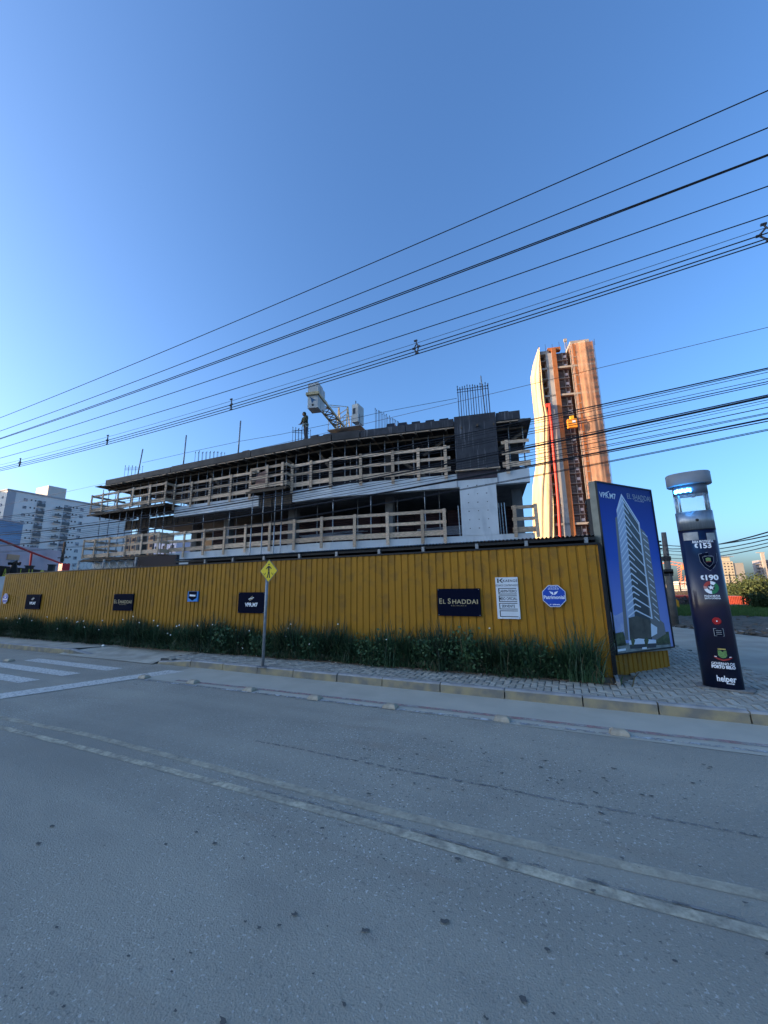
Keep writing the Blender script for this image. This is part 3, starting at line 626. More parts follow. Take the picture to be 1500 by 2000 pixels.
t_text('ÁREA PROTEGIDA', .050, 1372, 1057, bold=.0015, sx=-.255); t_text('153', .105, 1377, 1065.5, bold=.004, sx=-.135); t_text('190', .105, 1389, 1128, bold=.004, sx=-.15)
t_text('POLÍCIA MILITAR', .034, 1391, 1163.5, sx=-.18); t_text('SANTA CATARINA', .034, 1392, 1168.5, sx=-.185)
t_text('GOVERNO DE', .050, 1412, 1296.5, sx=-.26); t_text('PORTO BELO', .056, 1413, 1303, bold=.003, sx=-.265); t_text('helper', .115, 1419, 1328, bold=.003, sx=-.215)
t_text('tecnologia', .022, 1428, 1336, sx=-.08)
for px, py in ((1359.5, 1066), (1371.5, 1128)):
    x, z = t_xy(px, py); t_flat('phone_icon', wlet_m, [(x+.012, z+.035), (x+.022, z+.026), (x+.004, z+.018), (x-.002, z), (x+.004, z-.018), (x+.022, z-.026), (x+.012, z-.036), (x-.012, z-.028), (x-.018, z), (x-.012, z+.028)])
for a, b_ in (((1333, 1041), (1365, 1054)), ((1379, 1041), (1398, 1054))):
    x0, z0 = t_xy(a[0], a[1]); x1, z1 = t_xy(b_[0], b_[1]); x0 = max(x0, -TA+.006); x1 = min(x1, TA-.006); b = MB(); n = 8
    for i in range(n+1): x = x0+(x1-x0)*i/n; b.v += [(x, ty(x, .002), z1), (x, ty(x, .002), z0)]
    for i in range(n): b.f.append((2*i, 2*i+2, 2*i+3, 2*i+1)); b.m.append(0)
    b.build('reflective_strip', mat('silver reflector', (.34, .35, .36), .4, .3, .3, 12), tot, world=False)
def shield(s_, off, m):
    cx, cz = t_xy(1384, 1096); P = [(-.092, .082), (0, .098), (.092, .082), (.086, .0), (.052, -.062), (0, -.105), (-.052, -.062), (-.086, 0)]; t_flat('crest', m, [(cx+a*s_*1.18, cz+b*s_*1.4) for a, b in P], off)
shield(1, .0012, mat('crest line', (.25, .28, .33), .5)); shield(.955, .0022, nav_m); shield(.60, .003, mat('crest line b', (.18, .2, .24), .5)); shield(.55, .0038, nav_m)
cx, cz = t_xy(1383.5, 1094); t_flat('crest', mat('crest green', (.16, .28, .10), .5), [(cx-.028, cz-.016), (cx+.028, cz-.016), (cx+.03, cz+.03), (cx, cz+.04), (cx-.03, cz+.03)], .0045); t_flat('crest', mat('crest red', (.3, .05, .04), .5), [(cx-.03, cz-.028), (cx+.03, cz-.028), (cx+.03, cz-.018), (cx-.03, cz-.018)], .0045)
for yy_, w_ in ((1086, .10), (1088.5, .11)):
    cx, cz = t_xy(1383, yy_); t_flat('crest', mat('crest text', (.2, .22, .26), .5), [(cx-w_/2, cz), (cx+w_/2, cz), (cx+w_/2, cz+.006), (cx-w_/2, cz+.006)], .003)
# roundel
cx, cz = t_xy(1389, 1147.5); red_, wh_, gr_ = mat('roundel red', (.40, .05, .04), .5), wlet_m, mat('roundel green', (.03, .20, .08), .5)
for k in range(24):
    a0_, a1_ = R_(90+k*15), R_(90+(k+1)*15); m_ = red_ if k < 7 else (wh_ if k < 12 or k > 20 else gr_)
    if k in (5, 6): m_ = mat('roundel pink', (.5, .25, .22), .5)
    t_flat('roundel', m_, [(cx+.088*math.cos(a0_), cz+.094*math.sin(a0_)), (cx+.088*math.cos(a1_), cz+.094*math.sin(a1_)), (cx+.044*math.cos(a1_), cz+.047*math.sin(a1_)), (cx+.044*math.cos(a0_), cz+.047*math.sin(a0_))])
star = []
for k in range(10): r = .040 if k % 2 == 0 else .017; star.append((cx+r*math.cos(R_(90+36*k)), cz+r*math.sin(R_(90+36*k))))
t_flat('star', wlet_m, star)
cx, cz = t_xy(1400, 1213); c, s2 = math.cos(TH), math.sin(TH)
MB().tube([(cx, ty(cx, 0), cz), (cx, ty(cx, .014), cz)], [.054, .046], 20).build('button', mat('red button', (.38, .012, .015), .35), tot, world=False); MB().tube([(cx, ty(cx, .014), cz), (cx, ty(cx, .017), cz)], .009, 10).build('button_light', wlet_m, tot, world=False)
cx, cz = t_xy(1404, 1235)
t_flat('intercom_panel', galv_m, [(cx-.057, cz-.055), (cx+.057, cz-.055), (cx+.057, cz+.055), (cx-.057, cz+.055)], .0015); t_flat('intercom_panel', nav_m, [(cx-.051, cz-.049), (cx+.051, cz-.049), (cx+.051, cz+.049), (cx-.051, cz+.049)], .0025)
for k in (-1, 0, 1): t_flat('intercom_panel', galvd_m, [(cx-.032, cz+k*.026-.004), (cx+.032, cz+k*.026-.004), (cx+.032, cz+k*.026+.004), (cx-.032, cz+k*.026+.004)], .0035)
cx, cz = t_xy(1411, 1277); cg, cy_, cr_ = mat('arms green', (.17, .32, .10), .5, 0, .5, 60), mat('arms gold', (.5, .38, .1), .5), mat('arms red', (.30, .03, .03), .5)
t_flat('coat_of_arms', cg, [(cx-.05, cz+.045), (cx+.05, cz+.045), (cx+.05, cz-.025), (cx+.025, cz-.055), (cx, cz-.06), (cx-.025, cz-.055), (cx-.05, cz-.025)]); t_flat('coat_of_arms', cy_, [(cx-.045, cz+.055), (cx+.045, cz+.055), (cx+.045, cz+.072), (cx-.045, cz+.072)])
for s_ in (-1, 1): t_flat('coat_of_arms', cr_, [(cx, cz-.10), (cx, cz-.078), (cx+s_*.06, cz-.06), (cx+s_*.10, cz-.035), (cx+s_*.10, cz-.055), (cx+s_*.06, cz-.084)]); t_flat('coat_of_arms', wh_, [(cx+s_*.07, cz-.04), (cx+s_*.095, cz-.035), (cx+s_*.095, cz-.045), (cx+s_*.07, cz-.05)])
MB().tube([(.03, -TD-.0, (zg0+zg1)/2+.0), (.03, -TD-.012, (zg0+zg1)/2)], .022, 14).build('camera_lens', black_m, tot, world=False)
pt = gnd(1355, 1338, PZ)
MB().prism([(-.29, -.19), (.31, -.2), (.36, .0), (.3, .2), (-.28, .18), (-.33, 0)], .0, .018).build('base_patch', mat('mortar', (.26, .24, .21), .9, 0, .4, 14), tot, world=False)
for q in TEXTS_T: text(q[0], q[1], q[2], q[3], tot, q[4], sx=q[5], space=q[6])
# __PART2__
# ------------------------------------------------------------------ building under construction
FLf = Frame(-10.5, 16.5, 0); FRt = Frame(-10.5, 16.5, 9.3)
XL = -30.1; SR = 9.7
site = thing('unfinished_building', 'two concrete storeys under construction behind the yellow fence, wooden guards and black roof formwork', 'building', (-14, 22, 0))
def outline(d0, d1, xl=XL, sr=SR):
    return [tuple(FLf.p(xl+10.5, d0, 0))[:2], (-10.5+d0*-.08, 16.5+d0), tuple(FRt.p(sr, d0, 0))[:2], tuple(FRt.p(sr, d1, 0))[:2], (-10.5-d1*.08, 16.5+d1), tuple(FLf.p(xl+10.5, d1, 0))[:2]]
def span(b, a0, a1, d0, z0, d1, z1, mi=0):    # a along facade: negative = left face, positive = right face
    if a0 < 0: b.fbox(FLf, a0, d0, z0, min(a1, 0), d1, z1, mi)
    if a1 > 0: b.fbox(FRt, max(a0, 0), d0, z0, a1, d1, z1, mi)
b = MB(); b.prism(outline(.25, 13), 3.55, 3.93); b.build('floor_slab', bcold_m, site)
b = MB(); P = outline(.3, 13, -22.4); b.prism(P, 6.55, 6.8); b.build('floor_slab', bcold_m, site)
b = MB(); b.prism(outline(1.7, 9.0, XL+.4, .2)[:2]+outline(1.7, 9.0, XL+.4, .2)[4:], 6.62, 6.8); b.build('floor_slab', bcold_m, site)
b = MB(); b.fbox(FLf, XL+10.5+.4, 1.5, 6.15, -11.9, 1.62, 6.85); 
for k in range(14):
    a = XL+11+k*.56; b.fbox(FLf, a, 1.44, 6.2, a+.05, 1.5, 6.8)
b.fbox(FLf, XL+10.9, 1.42, 6.12, -11.9, 1.5, 6.2); b.build('beam_formwork', woodd_m, site)
# pale edge beams cast in lengths
for a0, a1 in ((-11.9, -8.2), (-8.195, -4.88), (-2.5, .0), (.004, 2.2), (2.204, 4.4), (4.404, 6.42), (8.30, SR)):
    b = MB(); span(b, a0, a1, random.uniform(0, .008), 6.29, .3, 6.93+random.uniform(-.01, .01)); b.build('edge_beam', bconc_m, site)
b = MB(); span(b, 6.425, 8.295, -.004, 6.29, .3, 6.60); b.build('edge_beam', bconc_m, site)
for a0, a1 in ((-20.0, -15.0), (-14.99, -11.9), (-11.89, -7.6), (-7.59, -3.7), (-3.69, 0), (.004, 2.5), (2.505, 5.0), (5.005, 7.5), (7.505, SR)):
    b = MB(); span(b, a0, a1, random.uniform(0, .008), 3.2, .25, 3.95); b.build('edge_beam', bconc_m, site)
b = MB(); span(b, -4.88, -2.5, .15, 6.25, .25, 6.9); 
for k in range(4): span(b, -4.8+k*.7, -4.7+k*.7, .06, 6.2, .15, 6.92)
b.build('beam_formwork', woodd_m, site)
# pier with tie holes
pier = MB(); z0p, z1p = 3.95, 6.288
pier.fbox(FRt, 6.55, -.012, z0p, 8.2, .35, 5.21); pier.fbox(FRt, 6.548, -.016, 5.215, 8.202, .35, z1p); pier.build('pier', bconc_m, site)
for r in range(6):
    for c in range(3):
        s_, z = 6.93+c*.42, 4.28+r*.405
        MB().fbox(FRt, s_-.018-.02*(random.random() > .5), -.02, z-.018, s_+.022, -.0165, z+.018).build('tie_hole', klet_m, site)
# concrete columns behind the guard
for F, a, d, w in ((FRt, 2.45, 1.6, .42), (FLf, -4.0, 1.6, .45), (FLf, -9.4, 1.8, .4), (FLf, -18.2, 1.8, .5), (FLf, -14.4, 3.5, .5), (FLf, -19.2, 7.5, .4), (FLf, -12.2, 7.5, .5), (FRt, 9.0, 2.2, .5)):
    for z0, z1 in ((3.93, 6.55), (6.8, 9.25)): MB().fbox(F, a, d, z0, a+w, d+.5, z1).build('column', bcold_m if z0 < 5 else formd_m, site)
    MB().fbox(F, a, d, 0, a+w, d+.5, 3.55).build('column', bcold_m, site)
# screens and dark inner walls
def screen(F, a0, a1, d, z0, z1, m=maroon_m):
    b = MB(); n = int((z1-z0)/.045)
    for i in range(n+1):
        z = z0+(z1-z0)*i/n; dd = d+.03*math.sin(i/4*2*math.pi); b.v += [tuple(F.p(a0, dd, z)), tuple(F.p(a1, dd, z))]
    for i in range(n): b.f.append((2*i, 2*i+1, 2*i+3, 2*i+2)); b.m.append(0)
    b.build('corrugated_screen', m, site)
for k, (a0, a1) in enumerate(((-11.3, -9.6), (-9.55, -7.8), (-7.75, -5.8), (-5.75, -4.1), (-4.05, -2.2), (-2.15, 0))): screen(FLf, a0, a1, 2.7+.05*(k % 2), 3.95, 5.75)
for k, (a0, a1) in enumerate(((0, 1.9), (1.95, 3.8), (3.85, 5.6), (5.65, 7.4), (7.45, 9.0))): screen(FRt, a0, a1, 2.7+.05*(k % 2), 3.95, 5.75)
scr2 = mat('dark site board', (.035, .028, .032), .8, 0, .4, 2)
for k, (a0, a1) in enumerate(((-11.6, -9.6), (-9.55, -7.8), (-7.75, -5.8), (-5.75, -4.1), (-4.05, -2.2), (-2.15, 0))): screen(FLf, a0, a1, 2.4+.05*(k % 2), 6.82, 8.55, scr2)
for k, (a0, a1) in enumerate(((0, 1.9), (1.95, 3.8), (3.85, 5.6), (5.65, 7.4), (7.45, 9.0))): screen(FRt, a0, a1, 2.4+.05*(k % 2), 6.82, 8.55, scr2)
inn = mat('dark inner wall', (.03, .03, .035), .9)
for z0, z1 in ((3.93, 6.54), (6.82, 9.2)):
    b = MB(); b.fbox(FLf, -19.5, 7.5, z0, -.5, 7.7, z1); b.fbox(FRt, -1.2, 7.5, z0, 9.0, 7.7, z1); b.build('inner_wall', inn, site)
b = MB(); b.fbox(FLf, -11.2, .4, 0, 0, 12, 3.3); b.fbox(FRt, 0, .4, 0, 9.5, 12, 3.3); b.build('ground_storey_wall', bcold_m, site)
# bundles of pipes lying on the first floor
pb_ = thing('pipe_bundle', 'bundle of thin metal pipes lying on the first floor behind the guard rail', 'pipes', FRt.p(3, .8, 3.95))
for k in range(14):
    a = random.uniform(-2.3, -1.6); MB().tube([FRt.p(a, .7+random.uniform(0, .35), 4.25+k*.018), FRt.p(a+3.4, .7+random.uniform(0, .35), 4.32+k*.018+random.uniform(-.05, .08))], .016, 5).build('pipe', galv_m, pb_)
pb_ = thing('pipe_bundle', 'loose metal pipes laid beside the pale concrete pier on the first floor', 'pipes', FRt.p(5, .5, 3.95))
for k in range(8): MB().tube([FRt.p(4.3, .5+.05*k, 4.1+k*.055), FRt.p(6.5, .5+.03*k, 4.12+k*.06)], .018, 5).build('pipe', galv_m, pb_)
for a in (6.42, 8.30, 8.42, 8.55): MB().tube([FRt.p(a, .5, 3.95), FRt.p(a-.03, .5, 5.5)], .02, 6).build('pipe', galv_m, pb_)
# guards
def guard(label, segs, zt, zb, toe, posts, plat=None):
    c = segs[0]; t = thing('guard_rail', label, 'guard rail', c[0].p(c[1], 0, zb), 'timber guard rails round the floors')
    for (F, a0, a1, d) in segs:
        for zz, h in ((zt-.15, .15), (zt-.68, .15), (toe, .24)):
            n = max(1, int((a1-a0)/3.2))
            for k in range(n):
                p0 = a0+(a1-a0)*k/n-.04; p1 = a0+(a1-a0)*(k+1)/n+.04; j0, j1 = random.uniform(-.012, .012), random.uniform(-.012, .012)
                MB().beam(F.p(p0, d-.03-.028*(k % 2), zz+h/2+j0), F.p(p1, d-.03-.028*(k % 2), zz+h/2+j1), .026, h).build('toe_board' if h > .2 else 'rail', wood_m, t)
    for (F, a, d) in posts:
        MB().beam(F.p(a, d-.11, zb+random.uniform(-.04, .04)), F.p(a+random.uniform(-.02, .02), d-.11, zt+.01+random.uniform(0, .03)), .15, .045, up=(F.s, -F.c, 0)).build('post', wood_m, t)
    if plat:
        F, a0, a1, d0, d1, z = plat
        MB().fbox(F, a0, d0, z, a1, d1, z+.05).build('platform', woodd_m, t)
        for k in range(max(2, int((a1-a0)/.75))): 
            a = a0+.05+k*.75
            if a < a1: MB().fbox(F, a, d0-.12, z-.12, a+.07, d1, z-.003).build('joist', woodd_m, t)
        MB().fbox(F, a0-.15, d0-.18, z-.16, a1+.12, d0-.125, z-.04).build('edge_beam', woodd_m, t)
    return t
def AX(px, py, d=0, F=FLf): return F.px(px, py, d)[0]
u_mid = [AX(*p) for p in [(346, 947), (379, 942), (415, 936), (455, 930), (493, 924)]]
guard('pine guard rail of the upper floor, left of the small central platform', [(FLf, -11.85, -4.9, -.03)], 8.40, 6.72, 7.12, [(FLf, a, -.03) for a in u_mid])
guard('pine guard rail of the upper floor, long run right of the central platform', [(FLf, -2.5, 0, -.03), (FRt, 0, 6.14, -.03)], 8.38, 6.72, 7.08, [(FLf, -2.45, -.03), (FLf, -1.22, -.03)]+[(FRt, a, -.03) for a in (.0, 1.65, 3.34, 4.62, 5.95)])
guard('short pine guard rail at the right end of the upper floor', [(FRt, 8.6, 9.75, -.03)], 8.32, 6.74, 7.05, [(FRt, 8.78, -.03)])
# protruding left boxes
dF = -.65
def px_up(px, py): return FLf.px(px, py, dF)[0]
lu = [px_up(*p) for p in [(184, 968), (205, 965), (235, 960), (264, 954), (297, 948), (328, 941)]]
g = guard('timber balcony guard at the far left of the upper floor', [(FLf, -19.75, -11.9, dF)], 8.43, 7.1, 7.2, [(FLf, a, dF) for a in lu], (FLf, -19.75, -11.85, dF, 1.6, 7.05))
def side_guard(g, a, d0, d1, zt, toe, F=FLf):
    for zz, h in ((zt-.15, .15), (zt-.68, .15), (toe, .24)): MB().beam(F.p(a, d0, zz+h/2), F.p(a, d1, zz+h/2), .026, h).build('rail', wood_m, g)
side_guard(g, -11.92, dF, .0, 8.43, 7.2); side_guard(g, -19.72, dF, 1.6, 8.43, 7.2)
ll = [px_up(*p) for p in [(168, 1057), (190, 1052), (218, 1050), (250, 1045), (281, 1045), (314, 1040)]]
g = guard('timber balcony guard at the far left of the lower floor', [(FLf, -20.0, -12.0, dF)], 5.22, 3.9, 3.95, [(FLf, a, dF) for a in ll], (FLf, -20.0, -11.95, dF, 1.6, 3.82))
side_guard(g, -12.0, dF, .0, 5.22, 3.95); side_guard(g, -19.97, dF, 1.6, 5.22, 3.95)
mlow = [AX(*p) for p in [(330, 1043), (365, 1038), (403, 1035), (443, 1028), (484, 1024), (531, 1020), (578, 1015)]]
guard('long pine guard rail of the lower floor facing the street', [(FLf, -12.0, 0, -.03), (FRt, 0, 5.82, -.03)], 5.25, 3.66, 4.02, [(FLf, a, -.03) for a in mlow]+[(FRt, a, -.03) for a in (-.45, 1.32, 3.03, 4.73, 5.78)])
g = guard('small timber guard with crossing boards at the right end of the lower floor', [(FRt, 8.83, 9.85, -.03)], 5.2, 3.75, 3.98, [(FRt, 8.9, -.03), (FRt, 9.82, -.03)])
dM = -.55; am0, am1 = FLf.px(491, 915, dM)[0], FLf.px(561, 905, dM)[0]
g = guard('pine guard rail around the small central platform of the upper floor', [(FLf, am0, am1, dM)], 8.36, 7.1, 7.15, [(FLf, FLf.px(525, 908, dM)[0], dM), (FLf, FLf.px(555, 905, dM)[0], dM)], (FLf, am0, am1, dM, .3, 7.03))
side_guard(g, am1, dM, .0, 8.36, 7.15); side_guard(g, am0, dM, .0, 8.36, 7.15)
plm = mat('pinkish plywood', (.34, .20, .15), .8, 0, .3, 5)
ps = thing('plywood_stack', 'pinkish plywood sheets leaning inside the small central platform', 'plywood', FLf.p(am0+.5, dM+.2, 7.15))
for k in range(4): MB().hexa([FLf.p(am0+.15+.03*k, dM+.15+.05*k, 7.12), FLf.p(am0+1.0+.06*k, dM+.15+.05*k, 7.12), FLf.p(am0+1.0+.06*k, dM+.18+.05*k, 7.12), FLf.p(am0+.15+.03*k, dM+.18+.05*k, 7.12), FLf.p(am0+.12, dM+.35+.05*k, 8.15-.1*k), FLf.p(am0+.85, dM+.35+.05*k, 8.3-.1*k), FLf.p(am0+.85, dM+.38+.05*k, 8.3-.1*k), FLf.p(am0+.12, dM+.38+.05*k, 8.15-.1*k)]).build('sheet', plm, ps)
for lab, F, a, d, z, n_ in (('stack of spare boards lying on the upper floor behind the guard rail', FRt, 1.2, .9, 6.82, 6), ('stack of spare boards lying on the lower floor left of the middle', FLf, -7.5, .8, 3.95, 5)):
    bt_ = thing('board_stack', lab, 'boards', F.p(a, d, z))
    for k in range(n_): MB().fbox(F, a+random.uniform(-.1, .1), d+random.uniform(-.05, .05), z+k*.055, a+2.4+random.uniform(-.2, .2), d+.25, z+k*.055+.045).build('board', wood_m, bt_)
# steel props
def prop(F, a, d, z0, z1, bright=0, lean=0):
    t = prop.t
    o = thing('shoring_prop', t[0], 'prop', F.p(a, d, z0), t[1]); m_ = galv_m if bright else galvd_m; zm_ = z0+(z1-z0)*.58
    MB().tube([F.p(a, d, z0), F.p(a+lean, d, zm_)], .032, 8).build('outer_tube', m_, o, smooth=True); MB().tube([F.p(a+lean, d, zm_), F.p(a+lean*2, d, z1)], .023, 8).build('inner_tube', m_, o, smooth=True)
    MB().tube([F.p(a+lean-.05, d-.02, zm_), F.p(a+lean+.07, d-.02, zm_)], .014, 6).build('collar', dark_m, o); return o
prop.t = ('bright steel prop standing behind the lower guard rail', 'bright shoring props of the lower storey')
for px, py in ((398, 1005), (449, 998)): prop(FLf, AX(px, py, .2), .2, 3.95, 6.28, 1)
for a in (.02, 2.08, 4.83): prop(FRt, a, .2, 3.95, 6.28, 1)
prop.t = ('bright tall steel prop carrying the central platform in front of the lower guard rail', 'tall bright props under the central platform')
for nm_, px in zip(('leftmost', 'second from the left', 'third from the left', 'rightmost'), (494, 515, 538, 551)):
    prop.t = (nm_+' of the four bright tall props carrying the central platform', prop.t[1]); prop(FLf, FLf.px(px, 965, dM)[0], dM+.02, 2.3, 6.9, 1)
prop.t = ('weathered steel prop carrying the left timber balcony', 'props under the left balcony')
for nm_, (px, py) in zip(('first', 'second', 'third', 'fourth', 'fifth', 'sixth', 'seventh', 'eighth', 'ninth'), ((195, 1012), (212, 1009), (233, 1007), (245, 1006), (259, 1004), (276, 1002), (293, 1000), (304, 999), (320, 997))):
    prop.t = ('weathered steel prop under the left timber balcony, '+nm_+' from the left', prop.t[1]); prop(FLf, FLf.px(px, py, dF+.1)[0], dF+.15, 3.9, 6.92, px % 2, random.uniform(-.03, .03))
prop.t = ('grey steel prop under the black roof formwork on the upper floor', 'props under the roof formwork')
for px, py in ((203, 950), (215, 948), (229, 945), (259, 942), (276, 940), (291, 938), (309, 930), (327, 928), (346, 925), (360, 920), (373, 918), (390, 914), (406, 912), (419, 910), (435, 905), (450, 902), (466, 899), (484, 896), (503, 890), (520, 887), (540, 882), (561, 877), (580, 872), (604, 868), (626, 862), (650, 857)):
    prop(FLf, FLf.px(px, py, .35)[0], .35, 6.85, 9.2, 0, random.uniform(-.02, .02))
for a in (.61, 1.28, 2.0, 2.79, 3.53, 4.32, 5.09, 5.87, 8.93, 9.6): prop(FRt, a, .35, 6.85, 9.2, 0, random.uniform(-.02, .02))
prop.t = ('grey steel prop in the second row deep inside the upper floor', 'inner props')
for k in range(16): prop(FLf, -19+k*1.15+random.uniform(-.2, .2), 1.6, 6.85, 9.2)
for k in range(7): prop(FRt, .5+k*1.3+random.uniform(-.2, .2), 1.6, 6.85, 9.2)
prop.t = ('thin steel prop standing inside the lower storey', 'inner props of the lower storey')
for k in range(10): prop(FLf, -19.4+k*2+random.uniform(-.4, .4), 1.3, 3.95, 6.5)
for k in range(4): prop(FRt, 1+k*2.2, 1.3, 3.95, 6.5)
# roof formwork deck
deck = thing('roof_formwork', 'black roof formwork deck along the top of the unfinished building', 'formwork', (-14, 20, 9.3))
b = MB(); b.prism(outline(-.02, 9.0, XL-.2, SR), 9.30, 9.36); b.build('deck_board', formd_m, deck)
for a0, a1, h in ((XL+10.5, -12.55, 9.73), (-12.5, -5.65, 9.76), (-5.6, -.05, 9.76), (0, 1.55, 9.78)):
    b = MB(); span(b, a0, a1, -.06, 9.363, -.015, h); b.build('edge_board', formd_m, deck)
    b = MB(); span(b, a0, a1, -.015, 9.50, 6.0, h-.04); b.build('slab_fill', formd_m, deck)
for a0, a1, h in ((1.62, 4.0, 9.74), (4.03, 6.42, 9.75), (8.42, 9.5, 9.77)):
    b = MB(); span(b, a0, a1, -.06, 9.363, -.015, h); b.build('edge_board', form_m, deck)
    b = MB(); span(b, a0, a1, -.015, 9.50, 6.0, h-.04); b.build('slab_fill', form_m, deck)
b = MB(); span(b, XL+10, 0, -.10, 9.245, -.03, 9.296); span(b, 0, 6.42, -.10, 9.245, -.03, 9.296); span(b, 8.42, 9.55, -.10, 9.245, -.03, 9.296); b.build('ledger', wood_m, deck)
for k in range(40):
    a = XL+10.6+k*.75
    F = FLf if a < 0 else FRt
    if a < SR-.1: MB().fbox(F, a, -.18 if k % 3 else -.28, 9.13, a+.08, 6, 9.24).build('joist', woodd_m, deck)
for d in (.35, 2, 4): 
    b = MB(); span(b, XL+10.2, SR, d, 9.04, d+.1, 9.125); b.build('bearer', woodd_m, deck)
b = MB(); b.fbox(FLf, XL+9.6, -.25, 9.28, XL+10.35, 3.5, 9.31); b.build('end_flap', woodd_m, deck); b = MB(); b.fbox(FRt, 9.4, -.15, 9.16, 9.95, 4.5, 9.29); b.build('end_flap', formd_m, deck)
for a, z0, a2, z1, F in ((-17.5, 8.6, -16.2, 9.2, FLf), (-9.6, 9.2, -8.6, 8.0, FLf), (-3.6, 9.2, -2.6, 8.3, FLf), (-1.3, 9.2, -.4, 8.0, FLf), (4.8, 8.2, 6.3, 9.2, FRt), (8.2, 8.0, 9.8, 9.0, FRt), (5.0, 7.0, 3.4, 8.2, FRt)):
    MB().beam(F.p(a, .5, z0), F.p(a2, .6, z1), .04, .14).build('brace', woodd_m, deck)
def mould(F, px0, px1, py, d=.8):
    a0, a1 = F.px(px0, py, d)[0], F.px(px1, py, d)[0]; z0, z1 = 9.70, F.px((px0+px1)/2, py, d)[1]; i_ = (a1-a0)*.12
    o = MB(); o.hexa([F.p(a0, d, z0), F.p(a1, d, z0), F.p(a1, d+.8, z0), F.p(a0, d+.8, z0), F.p(a0+i_, d+.08, z1), F.p(a1-i_, d+.08, z1), F.p(a1-i_, d+.7, z1), F.p(a0+i_, d+.7, z1)]); o.build('waffle_mould', mould_m, deck)
for px0, px1, py in ((752, 772, 826), (774, 796, 824), (801, 822, 822), (828, 850, 819), (855, 878, 816), (971, 996, 802)): mould(FRt, px0, px1, py)
for px0, px1, py in ((470, 486, 879), (603, 621, 849), (627, 650, 846)): mould(FLf, px0, px1, py)
mo = MB(); mo.fbox(FLf, -2.7, .9, 9.72, .2, 2.0, 9.98); mo.build('timber_stack', formd_m, deck)
cf = thing('column_formwork', 'tall black streaked column formwork panel at the right of the upper floor', 'formwork', FRt.p(7.4, 0, 7))
MB().fbox(FRt, 6.45, -.16, 7.07, 8.40, .4, 9.79).build('panel', form_m, cf); MB().fbox(FRt, 6.38, -.2, 7.02, 8.45, .3, 7.065).build('sill_board', wood_m, cf)
MB().fbox(FRt, 6.47, -.02, 6.605, 8.28, .1, 7.015).build('pocket_board', mat('plum plywood', (.07, .055, .065), .7, 0, .3, 3), cf)
for a in (6.43, 8.285): MB().fbox(FRt, a, -.04, 6.32, a+.03, .02, 7.015).build('batten', galvd_m, cf)
# starter bars
def rebars(label, F, px0, px1, pytop, d, z0, n, rows=2, tie=True, skew=0):
    t = thing('starter_bars', label, 'rebar', F.p(F.px(px0, pytop, d)[0], d, z0)); a0, a1 = F.px(px0, pytop, d)[0], F.px(px1, pytop, d)[0]; z1 = F.px(px0, pytop, d)[1]
    for r in range(rows):
        for k in range(n):
            a = a0+(a1-a0)*k/(n-1)+random.uniform(-.01, .01); dd = d+r*.25; zz = z1+random.uniform(-.06, .05)
            MB().tube([F.p(a+.02, dd+skew*k, z0), F.p(a, dd+skew*k, zz)], .0125, 5).build('bar', rebar_m, t); MB().tube([F.p(a, dd+skew*k, zz-.05), F.p(a, dd+skew*k, zz+.04)], .022, 6).build('bar_cap', dark_m, t)
    if tie:
        for zz in (z1-.14, z1-.28): MB().tube([F.p(a0-.03, d-.02, zz), F.p(a1+.03, d-.02+skew*n, zz)], .016, 5).build('stirrup', rebar_m, t)
rebars('tall dense row of starter bars above the black column formwork', FRt, 893, 953, 757, .0, 9.7, 13)
MB().tube([FRt.p(7.95, .1, 9.7), FRt.p(7.85, .1, FRt.px(947, 733, .1)[1])], .03, 6).build('pole', galvd_m, [o for o in bpy.data.objects if o.name.startswith('starter_bars')][0])
rebars('starter bars slanting back on the roof right of the crane', FRt, 733, 760, 798, 1.5, 9.7, 9, 2, False, .25)
rebars('small starter bar cage beside the worker on the roof', FLf, 572, 592, 836, 1.2, 9.7, 6, 2, True, .1)
rebars('thin starter bars over the left part of the roof between two poles', FLf, 382, 414, 882, 1.5, 9.6, 8, 2, False, .12)
rebars('small starter bars at the far left end of the roof', FLf, 245, 262, 911, 1.0, 9.5, 5, 2, True, .1)
poles3 = []
for lab, q0, q1 in (('leftmost of the three thin poles on the roof edge', (279, 877), (268, 930)), ('middle one of the three thin poles on the roof edge', (364, 850), (358, 908)), ('rightmost and tallest of the three thin poles on the roof edge', (470, 822), (465, 886))):
    A, B = on_y(*q1, 17.0), on_y(*q0, 17.0); A.z = 9.5; t = thing('edge_pole', lab, 'pole', A, 'thin poles on the roof'); MB().tube([A, B], .045, 7).build('tube', galvd_m, t, smooth=True); MB().tube([A, A+Vector((0, 0, .12))], .07, 8).build('socket', dark_m, t); poles3.append(B)
rp_ = [on_y(*q, 17.0) for q in ((278, 904), (361, 885), (468, 862), (550, 848), (640, 829), (732, 808), (800, 795), (892, 778))]
tag(MB().tube(rp_, .012, 4).build('safety_rope', dark_m), 'thin safety rope strung between the poles above the roof', 'rope')
